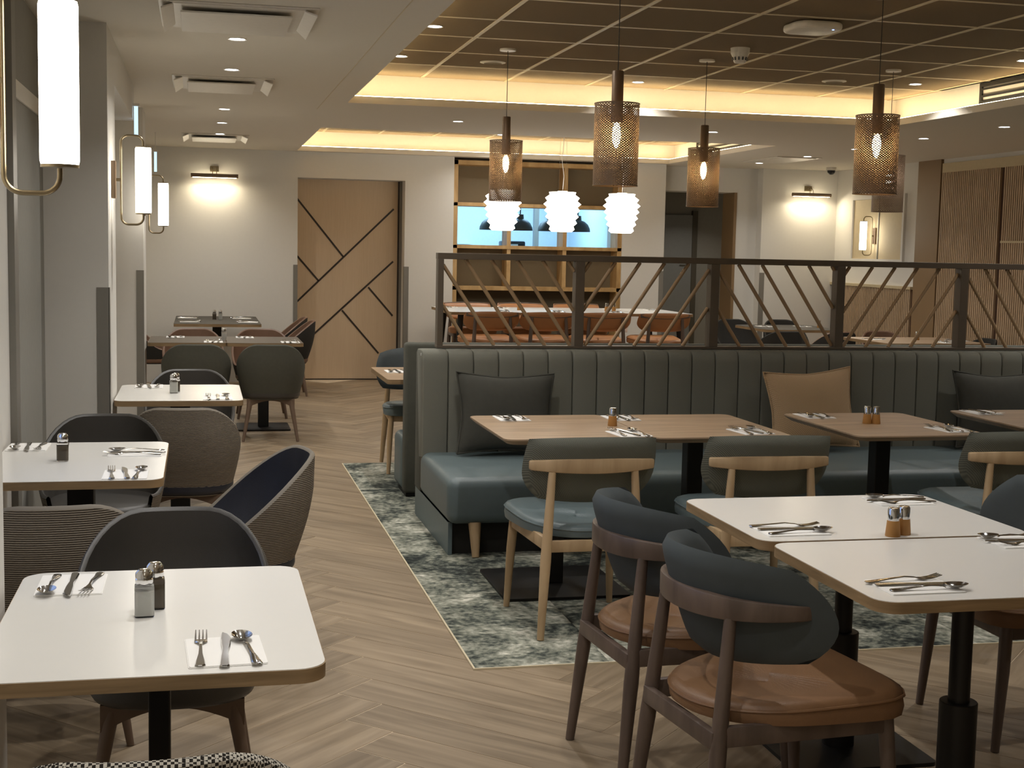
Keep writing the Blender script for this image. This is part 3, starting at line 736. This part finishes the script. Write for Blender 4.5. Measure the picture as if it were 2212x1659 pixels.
# bench backing onto it
fb = thing('rear_banquette', 'second banquette behind, end seen as a dark green panel with blue seat', 'banquette', (0, 0, 0))
MB().box(1.185, 6.0, 7.98, 8.08, .03, .932).build('back', 'felt_green', fb, bevel=.02, seg=3)
MB().box(1.18, 6.0, 8.08, 8.40, .03, .365).build('seat', 'leather_blue', fb, bevel=.04, seg=3)
MB().box(1.2, 6.0, 8.0, 8.30, .007, .03).build('plinth', 'black_metal', fb, smooth=0)
# cushions
def cushion(name, label, mat, x, y, z, w, h, lean, roll=0):
    def fn(sgn):
        def f(u, v):
            a, b = u*2-1, v*2-1
            th = .075*(max(0, 1-abs(a)**2.4)*max(0, 1-abs(b)**2.4))**.6
            pin = 1 - .11*(1-abs(b)**1.5) * (abs(a)**3); pinb = 1 - .13*(1-abs(a)**1.5)*(abs(b)**3)
            return (a*w/2*pin, sgn*th, b*h/2*pinb)
        return f
    t = thing(name, label, 'cushion', (x, y, z), 0, 'cushions on the banquette'); t.rotation_euler = (-lean, roll, 0)
    m = MB().grid(fn(1), 21, 21); m.grid(fn(-1), 21, 21); m.build('cover', mat, t, smooth=70)
    ed = []
    for k in range(84):
        e_, q = divmod(k, 21); s = q/21
        u, v = ((s, 0), (1, s), (1-s, 1), (0, 1-s))[e_]; ed.append(fn(1)(u, v))
    MB().tube(ed+ed[:1], .0055, 6, cap=False).build('piping', mat, t)
cushion('scatter_cushion', 'dark olive cushion leaning on the banquette at its left end', 'cushion_dark', 1.60, 7.085, .62, .54, .44, .22, .02)
cushion('scatter_cushion', 'tan woven cushion leaning on the banquette in the middle', 'cushion_tan', 3.37, 7.08, .63, .53, .46, .24, -.06)
cushion('scatter_cushion', 'black cushion leaning on the banquette at the right edge', 'cushion_dark', 4.53, 7.085, .62, .52, .45, .22, .03)
# divider
dv = thing('divider_screen', 'dark metal divider with slanted rods standing on the banquette back', 'divider', (0, 7.37, 0))
ZA, ZB = .952, 1.471
px = [1.262, 2.04, 2.84, 3.62, 4.42, 5.22]
MB().box(px[0]-.002, px[-1], -.035, .035, ZB-.034, ZB).build('top_rail', 'rail_metal', dv, smooth=0, bevel=.002)
MB().box(px[0]-.002, px[-1], -.035, .035, ZA, ZA+.014).build('bottom_rail', 'rail_metal', dv, smooth=0, bevel=.002)
for k, x in enumerate(px):
    wd = .032 if k == 0 else .052
    MB().box(x, x+wd, -.035, .035, ZA+.014, ZB-.034).build('post', 'rail_metal', dv, smooth=0, bevel=.002)
for k in range(len(px)-1):
    a0, a1 = px[k]+(.032 if k == 0 else .052), px[k+1]; w_ = a1-a0; z0, z1 = ZA+.014, ZB-.034; h_ = z1-z0
    for i in range(-3, 6):
        # rods fall to the right in even panels, rise to the right in odd ones
        st = .1455; slope = 1.5
        off = -.02 + i*st
        pts = []
        for s in range(61):
            z = z0 + h_*s/60; x = off + (z1-z)/slope if True else 0
            if 0 <= x <= w_: pts.append((x, z))
        if len(pts) < 3: continue
        p0, p1 = pts[0], pts[-1]
        if k % 2: p0, p1 = (w_-p0[0], p0[1]), (w_-p1[0], p1[1])
        MB().cone((a0+p0[0], 0, p0[1]), (a0+p1[0], 0, p1[1]), .0105, .0105, 10).build('rod', 'rod_brown', dv)

# ------------------------------------------------------------------ table ware
def strip(prof, th):       # prof: (along y, half width, z, centre x)
    m = MB()
    for y, w, z, cx in prof: m.v += [(cx-w, y, z), (cx+w, y, z), (cx+w*.8, y, z+th), (cx-w*.8, y, z+th)]
    for i in range(len(prof)-1):
        for k in range(4): m.f.append((i*4+k, i*4+(k+1)%4, (i+1)*4+(k+1)%4, (i+1)*4+k))
    n = len(prof)-1; m.f += [(3, 2, 1, 0), (n*4, n*4+1, n*4+2, n*4+3)]
    return m
HND = [(-.105, .004, .002, 0), (-.100, .010, .002, 0), (-.080, .009, .003, 0), (-.045, .0045, .006, 0), (.0, .003, .010, 0), (.03, .003, .007, 0)]
f_ = strip(HND + [(.04, .008, .004, 0), (.048, .0125, .003, 0), (.058, .0125, .003, 0)], .0022)
for cx in (-.0105, -.0035, .0035, .0105): f_.add(*(lambda q: (q.v, q.f))(strip([(.055, .0018, .003, cx), (.075, .0018, .005, cx), (.100, .0012, .011, cx)], .0016)))
FORK = f_.mesh('fork', 'steel', smooth=35)
k_ = strip([(-.105, .005, .002, 0), (-.100, .0095, .002, 0), (-.06, .008, .003, 0), (-.015, .006, .003, 0), (0, .0065, .003, .001), (.03, .009, .003, .001), (.075, .010, .003, .001), (.098, .0065, .003, -.002), (.108, .001, .003, -.006)], .003)
KNIFE = k_.mesh('knife', 'steel', smooth=35)
s_ = strip(HND + [(.038, .004, .004, 0)], .0022)
s_.grid(lambda u, v: (.020*math.sin(PI*(.5 if v in (0, 1) else .5))*0 + .0205*v*math.cos(2*PI*u), .066 + .031*v*math.sin(2*PI*u), .0015 + .011*v*v), 20, 6, cu=True)
SPOON = s_.mesh('spoon', 'steel', smooth=60)
nb = MB().prism(rrect(.145, .19, .004, 2), 0, .0015); nb.prism(rrect(.143, .186, .004, 2, .001, 0), .0015, .003)
NAP = nb.mesh('napkin', 'napkin', smooth=0)
def setting(where, x, y, z, rz, j=0, grp='place settings'):
    """napkin with fork, knife and spoon; handles towards the diner"""
    rnd = random.Random(int(abs(x*1000+y*777)))
    c, s = math.cos(rz), math.sin(rz)
    def put(name, me, dx, dy, dzz, a, label, cat):
        o = link(name, me); o.location = (x+c*dx-s*dy, y+s*dx+c*dy, z+dzz); o.rotation_euler = (0, 0, rz+a); tag(o, label + ' ' + where, cat, grp)
    put('napkin', NAP, 0, 0, .0002, 0, 'folded white napkin', 'napkin')
    a = lambda: rnd.uniform(-.12, .12)
    put('fork', FORK, -.045, rnd.uniform(-.01, .02), .0033, a(), 'steel fork', 'fork')
    put('knife', KNIFE, 0, rnd.uniform(-.01, .02), .0033, a(), 'steel knife', 'knife')
    put('spoon', SPOON, .043, rnd.uniform(-.01, .02), .0033, a(), 'steel spoon', 'spoon')
Z = .72
setting('on the near right corner of the nearest left table', .045, 2.60, Z, .05)
setting('at the far left of the nearest left table', -.285, 3.17, Z, PI)
setting('on the near right corner of the second left table', -.245, 4.68, Z, 0)
setting('along the right side of the second left table', -.235, 5.15, Z, PI/2)
setting('at the far left of the second left table', -.63, 5.34, Z, PI)
setting('on the near right corner of the third left table', .085, 6.99, Z, 0)
setting('at the far left of the third left table', -.27, 7.55, Z, PI)
setting('at the near middle of the joined grey pair', .10, 10.98, Z, 0)
setting('at the near right end of the joined grey pair', .70, 10.98, Z, 0)
setting('at the far left end of the joined grey pair', -.20, 11.52, Z, PI)
setting('at the far right half of the joined grey pair', .36, 11.52, Z, PI)
setting('at the near left of the dark table by the far wall', -.10, 13.75, Z, -PI/2)
setting('at the far left of the dark table by the far wall', -.13, 14.45, Z, -PI/2)
setting('at the near right of the dark table by the far wall', .46, 13.75, Z, PI/2)
setting('at the far right of the dark table by the far wall', .42, 14.45, Z, PI/2)
setting('at the near left of the nearest right table', 1.655, 2.88, Z, -PI/2)
setting('at the right end of the nearest right table', 2.215, 3.30, Z, PI/2)
setting('at the near left of the white table pushed up behind', 1.63, 3.53, Z, -PI/2)
setting('at the far right of the white table pushed up behind', 2.18, 3.92, Z, PI/2)
setting('at the far left of the banquette oak table', 1.40, 6.08, Z, PI)
setting('on the far side of the joined oak table', 1.92, 6.06, Z, PI)
setting('at the near seam of the two joined oak tables', 1.79, 5.53, Z, .1)
setting('at the near right of the joined oak table', 2.36, 5.56, Z, .1)
setting('at the far left of the oak table by the tan cushion', 2.91, 6.08, Z, PI)
setting('at the near right of the oak table by the tan cushion', 3.33, 5.56, Z, .1)
setting('at the far left of the rightmost oak table', 3.87, 6.17, Z, PI)
setting('on the oak table behind the banquette end', 1.23, 8.65, .70, PI)
setting('on the oak table low behind the first divider panel', 2.2, 8.6, Z, PI)
setting('on the pale table low behind the second divider panel', 3.55, 8.6, Z, PI)
ZQ = .885
for x, y, w in ((2.52, 13.85, 'at the far left end of the communal table'), (2.90, 13.05, 'at the near left of the communal table'), (3.05, 13.85, 'at the far left middle of the communal table'),
                (3.45, 13.05, 'at the near middle of the communal table'), (4.05, 13.05, 'at the near right of the communal table'), (4.25, 13.85, 'at the far right of the communal table'), (4.65, 13.7, 'at the right end of the communal table')):
    setting(w, x, y, ZQ, 0 if y < 13.5 else PI)
setting('at the left of the grey table below the picture light', 5.95, 13.75, Z, PI)
setting('at the right of the grey table below the picture light', 6.42, 13.8, Z, PI)
setting('at the left of the oak table by the slatted wall', 6.2, 11.75, Z, -PI/2)
setting('at the near side of the oak table by the slatted wall', 6.72, 11.35, Z, 0)
setting('at the right of the oak table by the slatted wall', 6.98, 11.6, Z, PI/2)

def glass_shaker(fill):
    t = thing('shaker', '', 'shaker')
    g_ = MB().prism(rrect(.040, .040, .006, 3), 0, .066)
    top_ = MB(); 
    g_.build('jar', 'clear_glass', t, bevel=.003)
    MB().prism(rrect(.034, .034, .005, 3), .004, .055).build('filling', fill, t, smooth=0)
    MB().lathe([(.014, .066), (.0185, .072), (.0185, .079), (.0165, .081), (.0185, .083), (.018, .092), (.012, .099), (0, .1005)], n=20, close=False).build('cap', 'chrome', t)
    return t
def wood_shaker():
    t = thing('shaker', '', 'shaker')
    MB().lathe([(.0, 0), (.0205, 0), (.0215, .002), (.0175, .045), (0, .045)], n=20, close=False).build('wooden_base', 'cap_wood', t)
    MB().lathe([(.0165, .045), (.0165, .076), (.014, .081), (0, .082)], n=20, close=False).build('chrome_top', 'chrome', t)
    return t
SH = {}
def shaker(kind, x, y, z, label, rz=0):
    if kind not in SH:
        t = {'salt': lambda: glass_shaker('salt'), 'pepper': lambda: glass_shaker('pepper'), 'wood': wood_shaker}[kind]()
        SH[kind] = t; t.location = (x, y, z); t.rotation_euler = (0, 0, rz); t['label'] = label; t['group'] = 'salt and pepper shakers'; return
    dup(SH[kind], (x, y, z), rz, label, 'salt and pepper shakers')
shaker('salt', -.115, 2.885, Z, 'glass salt shaker in front on the nearest left table', .05)
shaker('pepper', -.095, 2.945, Z, 'glass pepper shaker hidden behind the salt on the nearest left table', .05)
shaker('pepper', -.475, 5.0, Z, 'glass pepper shaker on the second left table')
shaker('salt', -.135, 7.23, Z, 'glass salt shaker on the third left table', .1)
shaker('pepper', -.125, 7.29, Z, 'glass pepper shaker behind the salt on the third left table', .1)
shaker('salt', .185, 11.2, Z, 'glass salt shaker at the seam of the joined grey pair')
shaker('pepper', .14, 14.2, Z, 'glass pepper shaker on the dark table by the far wall')
shaker('salt', .20, 14.2, Z, 'glass salt shaker on the dark table by the far wall')
shaker('wood', 1.893, 3.425, Z, 'wood and chrome shaker, left of the pair on the right white tables')
shaker('wood', 1.936, 3.445, Z, 'wood and chrome shaker, right of the pair on the right white tables')
shaker('wood', 1.80, 5.80, Z, 'wood and chrome shaker on the left banquette tables')
shaker('wood', 3.045, 5.80, Z, 'wood and chrome shaker, left of the pair by the tan cushion')
shaker('wood', 3.085, 5.79, Z, 'wood and chrome shaker, right of the pair by the tan cushion')
shaker('wood', 1.98, 8.55, .72, 'wood and chrome shaker low behind the first divider panel')
shaker('wood', 3.14, 13.4, ZQ, 'wood and chrome shaker on the left of the communal table')
shaker('wood', 4.06, 13.4, ZQ, 'wood and chrome shaker, left of the pair on the communal table')
shaker('wood', 4.14, 13.4, ZQ, 'wood and chrome shaker, right of the pair on the communal table')
shaker('wood', 6.52, 13.6, Z, 'wood and chrome shaker on the grey table below the picture light')
shaker('wood', 6.62, 11.7, Z, 'wood and chrome shaker on the oak table by the slatted wall')
tag(MB().box(4.0, 4.12, 12.86, 12.863, .70, .80).build('menu_card', 'napkin', smooth=0), 'small white card between two tan chairs of the communal table', 'card')

# ------------------------------------------------------------------ lamps
def downlight(x, y, z, label, watts=DOWN_W, col=NEUT):
    t = thing('downlight', label, 'downlight', (x, y, z), 0, 'recessed downlights')
    MB().lathe([(.040, -.001), (.046, -.004), (.046, 0), (.036, 0)], n=20, close=False).build('bezel', 'white_paint', t)
    MB().lathe([(0, -.002), (.037, -.002)], n=20, close=False).build('lens', 'downlight_disc', t, smooth=0)
    light_area('downlight_beam', (0, 0, -.012), .06, watts, col, math.radians(130), parent=t)
for k, (y, w) in enumerate(((-1.5, 'behind us'), (-.25, 'above us'), (1.0, 'just in front of us'), (2.2, 'third from us'), (3.4, 'fourth from us'), (4.6, 'fifth from us'), (5.77, 'at the top edge of the picture'), (6.97, 'largest one in view'), (8.19, 'second one in view'),
                            (9.42, 'third one in view'), (10.60, 'fourth one in view'), (11.81, 'fifth one in view'), (13.0, 'sixth one in view'), (14.02, 'last before the far wall'))):
    downlight(.18, y, ZC, 'downlight in the row over the left tables, ' + w)
for x, y, z, w in ((1.272, 7.62, ZT, 'in the brown tiles at the left edge, nearer one'), (1.26, 8.87, ZT, 'in the brown tiles at the left edge, farther one'), (3.09, 9.57, ZT, 'in the brown tiles above the glowing cove'),
                (4.94, 8.93, ZT, 'in the brown tiles near the right tray corner'), (4.95, 7.63, ZT, 'in the brown tiles at the right picture edge'), (1.27, 6.3, ZT, 'in the brown tiles out of view, left'), (4.95, 6.3, ZT, 'in the brown tiles out of view, right'),
                (1.27, 5.0, ZT, 'in the brown tiles over the carpet corner'), (3.1, 4.5, ZT, 'in the brown tiles over the middle table'), (3.1, 3.2, ZT, 'in the brown tiles over the right white tables'), (1.27, 3.6, ZT, 'in the brown tiles over the aisle'),
                (2.0, 10.8, ZC, 'in the band between the trays, left'), (4.15, 10.8, ZC, 'in the band between the trays, right of the middle'), (3.16, 14.5, ZT, 'in the farther tray'), (2.0, 13.2, ZT, 'in the farther tray, left'), (4.3, 13.2, ZT, 'in the farther tray, right'),
                (6.01, 11.92, ZC, 'right side ceiling, third from the near end'), (5.96, 9.40, ZC, 'right side ceiling, nearest in view'), (5.96, 10.59, ZC, 'right side ceiling, second in view'), (6.02, 14.22, ZC, 'right side ceiling, farthest'), (6.04, 13.03, ZC, 'right side ceiling beside the vent'),
                (5.96, 7.0, ZC, 'right side ceiling out of view'), (2.0, 10.8, ZC, None)):
    if w: downlight(x, y, z, 'downlight ' + w)

def perforated(r, z0, z1, nh=42, turns=.80, w=.0040):
    m = MB(); seg = 36
    for sgn in (1, -1):
        for k in range(nh):
            for i in range(seg):
                q = []
                for s in (i, i+1):
                    t = s/seg; a = 2*PI*(k/nh + sgn*turns*t); z = z0+(z1-z0)*t
                    q.append((a, z))
                da = w/r
                (a0, za), (a1, zb_) = q
                for rr, fl_ in ((r, 0),):
                    m.add([(rr*math.cos(a0-da), rr*math.sin(a0-da), za), (rr*math.cos(a0+da), rr*math.sin(a0+da), za), (rr*math.cos(a1+da), rr*math.sin(a1+da), zb_), (rr*math.cos(a1-da), rr*math.sin(a1-da), zb_)], [(0, 1, 2, 3)])
    return m
SHM = perforated(.102, -.367, 0).mesh('shade', 'bronze', smooth=0)
PEND = None
def pendant(x, y, label, white=False):
    t = thing('pendant_lamp', label, 'pendant lamp', (x, y, 2.163), 0, 'perforated pendant lamps')
    link('shade', SHM, t)
    for z in (0, -.367): MB().lathe([(.1005, z-.002), (.1035, z-.002), (.1035, z+.002), (.1005, z+.002), (.1005, z-.002)], n=36, close=False).build('shade_rim', 'bronze', t)
    MB().lathe([(.0265, -.085), (.0265, .143), (.024, .147), (.004, .149)], n=20).build('lamp_holder', 'bronze', t)
    for a in range(3): MB().tube([(.02*math.cos(a*2.094), .02*math.sin(a*2.094), -.02), (.102*math.cos(a*2.094), .102*math.sin(a*2.094), -.004)], .002, 6).build('shade_spoke', 'bronze', t)
    MB().tube([(0, 0, .148), (0, 0, ZT-2.163)], .0022, 6).build('cord', 'plastic_black', t)
    MB().lathe([(.05, ZT-2.163-.012), (.05, ZT-2.163)], n=24).build('ceiling_rose', 'plastic_white', t)
    MB().lathe([(.0, -.085), (.011, -.09), (.019, -.115), (.021, -.14), (.015, -.175), (.006, -.195), (0, -.2)], n=16, close=False).build('bulb', 'bulb_glow_white' if white else 'bulb_glow', t)
pendant(1.845, 8.32, 'perforated bronze pendant lamp at the left, in front of the left paper lantern')
pendant(3.142, 8.32, 'perforated bronze pendant lamp hanging before the corridor opening')
pendant(4.44, 8.32, 'perforated pendant lamp with a whiter bulb, partly hidden at the right', True)
pendant(1.842, 6.0, 'large near perforated bronze pendant lamp in the middle of the picture')
pendant(3.132, 6.0, 'large near perforated bronze pendant lamp at the right')

def lantern(x, label):
    t = thing('paper_lantern', label, 'pendant lamp', (x, 13.25, 1.68), 0, 'white pleated lanterns')
    prof = []; zs = [0, .385]; n = 6
    env = [.128, .150, .166, .178, .188, .172, .135]
    prof.append((.10, 0))
    for i in range(n+1):
        z = .005 + .375*i/n
        r = env[i]; prof.append((r, z+.018))
        if i < n: prof.append(((env[i]+env[i+1])/2*.83, z+.375/n*.80))
    prof = [(r, min(z, .392)) for r, z in prof] + [(.05, .396)]
    MB().lathe(prof, n=40, close=False).build('shade', 'lantern_glow', t, smooth=25)
    MB().lathe([(.05, .394), (.05, .404), (.0, .405)], n=20, close=False).build('top_cap', 'plastic_white', t)
    MB().tube([(0, 0, .40), (.01, 0, .55), (-.012, 0, .70), (.0, 0, .86), (.004, 0, ZT-1.68)], .003, 6).build('cord', 'napkin', t)
    for s in (-1, 1): MB().tube([(s*.04, 0, .40), (s*.03, 0, ZT-1.68)], .0012, 5).build('wire', 'steel', t)
for x, w in ((2.915, 'left'), (3.525, 'middle'), (4.145, 'right')):
    lantern(x, 'white pleated paper lantern over the communal table, %s one' % w)

def wall_lamp(x, y, z, s, label):
    """s = +1: arm reaches to +x"""
    t = thing('wall_lamp', label, 'wall lamp', (x, y, z), 0, 'tube wall lamps')
    MB().box(min(0, s*.022), max(0, s*.022), -.03, .03, -.09, .09).build('back_plate', 'bronze', t, bevel=.003)
    r = .035; xa, xb = s*.045, s*.15; H = .205
    pts = [(xb, 0, -.165)]
    def arc(cx, cz, a0, a1): return [(cx+s*r*math.cos(a0+(a1-a0)*i/8), 0, cz+r*math.sin(a0+(a1-a0)*i/8)) for i in range(9)]
    pts += arc(xb-s*r, -H+r-.01, 0, -PI/2) + arc(xa+s*r, -H+r-.01, -PI/2, -PI) + arc(xa+s*r, H-r+.01, PI, PI/2) + arc(xb-s*r, H-r+.01, PI/2, 0) + [(xb, 0, .165)]
    MB().tube(pts, .0055, 10).build('arm', 'brass_steel', t)
    MB().cone((s*.02, 0, 0), (xa, 0, 0), .008, .008, 10).build('arm_joint', 'brass_steel', t)
    MB().lathe([(.036, -.158), (.038, -.15), (.038, .15), (.036, .158), (.0, .16)], xb, 0, 24).build('glass_tube', 'tube_glow', t)
    for z_ in (-.164, .158): MB().lathe([(.037, z_), (.037, z_+.006)], xb, 0, 24).build('end_cap', 'brass_steel', t)
wall_lamp(-.42, 2.85, 1.805, 1, 'bright tube wall lamp at the top left corner, largest')
wall_lamp(-.42, 6.95, 1.795, 1, 'tube wall lamp on the second pier from the left, middle of three')
wall_lamp(-.42, 10.66, 1.778, 1, 'tube wall lamp on the far left pier, smallest of three')
wall_lamp(XR-.012, 14.08, 1.727, -1, 'tube wall lamp on the pale panel at the right')

def picture_light(x, y, z, label):
    t = thing('picture_light', label, 'picture light', (x, y, z), 0, 'picture lights')
    MB().box(-.045, .045, -.02, 0, .045, .105).build('back_plate', 'brass_steel', t, bevel=.004)
    for s in (-.02, .02): MB().tube([(s, -.015, .075), (s, -.06, .085), (s, -.11, .045), (s, -.115, .012)], .004, 8).build('arm', 'brass_steel', t)
    MB().cone((-.245, -.115, 0), (.245, -.115, 0), .021, .021, 14).build('lamp_bar', 'bronze', t)
    MB().box(-.225, .225, -.122, -.100, -.0225, -.0205).build('glow_strip', 'picture_glow', t, smooth=0)
    light_area('picture_beam', (0, -.105, -.026), .44, 3.5, (1, .86, .62), PI, rot=(math.radians(-28), 0, 0), parent=t, shape='RECTANGLE', size_y=.02)
picture_light(.150, YB, 2.205, 'slim picture light on the left part of the far wall')
picture_light(7.02, 15.1, 2.205, 'slim picture light on the far wall pier at the right')

# ------------------------------------------------------------------ ceiling fittings
def cassette(x0, x1, y0, y1, label, flaps=True):
    t = thing('ceiling_cassette', label, 'air conditioner', ((x0+x1)/2, (y0+y1)/2, ZC), 0, 'ceiling cassette units'); w, d = x1-x0, y1-y0
    MB().box(-w/2, w/2, -d/2, d/2, -.006, 0).build('frame', 'plastic_white', t, smooth=0, bevel=.002)
    MB().box(-w/2+.06, w/2-.06, -d/2+.02, d/2-.02, -.010, -.006).build('grille', 'plastic_white', t, smooth=0)
    if flaps:
        MB().box(-w/2+.09, w/2-.11, -d/2+.09, d/2-.06, -.034, -.026).build('drop_panel', 'plastic_white', t, smooth=0, bevel=.003)
        for s in (-1, 1):
            F = MB(); xa, xb = s*(w/2-.062), s*(w/2-.012)
            F.add([(xa, -d/2+.04, -.006), (xa, d/2-.12, -.006), (xb, d/2-.02, -.030), (xb, -d/2, -.030), (xa, -d/2+.04, -.012), (xa, d/2-.12, -.012), (xb, d/2-.02, -.037), (xb, -d/2, -.037)],
                  [(0,1,2,3),(7,6,5,4),(0,4,5,1),(1,5,6,2),(2,6,7,3),(3,7,4,0)])
            F.build('flap', 'plastic_white', t, smooth=0)
cassette(-.17, .50, 5.95, 6.65, 'white ceiling air unit at the top left, nearest of three')
cassette(-.165, .445, 8.55, 9.25, 'white ceiling air unit over the left tables, middle of three')
cassette(-.165, .445, 13.02, 13.72, 'white ceiling air unit over the left tables, farthest')
cassette(5.76, 6.26, 13.15, 14.1, 'flush white ceiling vent at the back right', flaps=False)
def grille(y0, y1, label):
    t = thing('wall_grille', label, 'air grille', (TX1+.118, (y0+y1)/2, ZC+.065), 0, 'black slot grilles'); d = (y1-y0)/2
    for z0, z1 in ((0, .03), (.125, .15)): MB().box(-.012, 0, -d, d, z0, z1).build('grille_frame', 'plastic_black', t, smooth=0)
    for y in (-d, d-.03): MB().box(-.012, 0, y, y+.03, .03, .125).build('grille_frame', 'plastic_black', t, smooth=0)
    MB().box(-.014, -.006, -d+.03, d-.03, .05, .065).build('grille_blade', 'plastic_black', t, smooth=0)
    MB().box(-.014, -.006, -d+.03, d-.03, .10, .112).build('grille_blade', 'plastic_black', t, smooth=0)
grille(6.2, 8.7, 'black framed slot grille in the right side of the nearer ceiling tray')
grille(12.2, 14.3, 'black framed slot grille in the right side of the farther ceiling tray')
ap = thing('wireless_access_point', 'white rounded square access point on the brown ceiling tiles', 'access point', (3.16, 6.82, ZT))
MB().prism(rrect(.27, .27, .08, 6), -.045, -.005).build('housing', 'plastic_white', ap, bevel=.015, seg=3, smooth=60)
MB().lathe([(0, -.0465), (.006, -.0465)], .07, -.10, 10, close=False).build('status_light', 'blue_led', ap, smooth=0)
MB().prism(rrect(.2, .2, .05, 4), -.006, 0).build('mount', 'grey_guard', ap)
sd = thing('smoke_detector', 'white smoke detector on the brown ceiling tiles', 'smoke detector', (3.145, 7.78, ZT))
MB().lathe([(.056, -.03), (.058, 0)], n=24).build('base', 'plastic_white', sd)
MB().lathe([(.030, -.088), (.036, -.082), (.044, -.055), (.056, -.03)], n=24).build('sensor', 'plastic_white', sd)
for a in range(12):
    c, s = math.cos(a*PI/6), math.sin(a*PI/6)
    MB().bar((.043*c, .043*s, -.074), (.047*c, .047*s, -.055), .008, .003).build('slot', 'plastic_black', sd, smooth=0)
for x, y, w in ((1.88, 8.93, 'left'), (4.345, 8.99, 'right')):
    t = thing('ceiling_speaker', 'round flush ceiling speaker in the brown tiles, %s one' % w, 'speaker', (x, y, ZT), 0, 'ceiling speakers')
    MB().lathe([(.060, -.010), (.085, -.004), (.085, 0), (.055, 0)], n=28, close=False).build('bezel', 'plastic_white', t)
    MB().lathe([(0, -.008), (.062, -.009)], n=28, close=False).build('grille', 'taupe', t)
cv = thing('security_camera', 'small white dome security camera on the back right ceiling', 'camera', (7.02, 14.5, ZC))
MB().lathe([(.055, -.035), (.058, 0)], n=24).build('base', 'plastic_white', cv)
MB().lathe([(0, -.085), (.025, -.08), (.042, -.06), (.046, -.035)], n=24, close=False).build('dome', 'plastic_black', cv)
for y, z, w in ((9.19, 2.28, 'nearer'), (13.1, 2.24, 'farther')):
    t = thing('hanging_sign', 'pale blue lit sign seen edge on by the left piers, %s one' % w, 'sign', (-.40, y, z), 0, 'lit signs by the left piers')
    MB().box(-.012, .012, -.012, .012, -.10, .08).build('sign_face', 'sign_glow', t, smooth=0)
    MB().box(-.022, .022, -.014, .014, .08, .097).build('housing', 'plastic_white', t, smooth=0)
    MB().tube([(0, 0, .095), (0, 0, ZC-z-.001 if y > 9.5 else .098)], .004, 6).build('stem', 'plastic_white', t)

downlight(6.3, 16.5, 2.3, 'unseen downlight added to brighten the dim corridor beyond the right opening', 2.6)  # added lamp, out of view, only there to lift the dark corridor
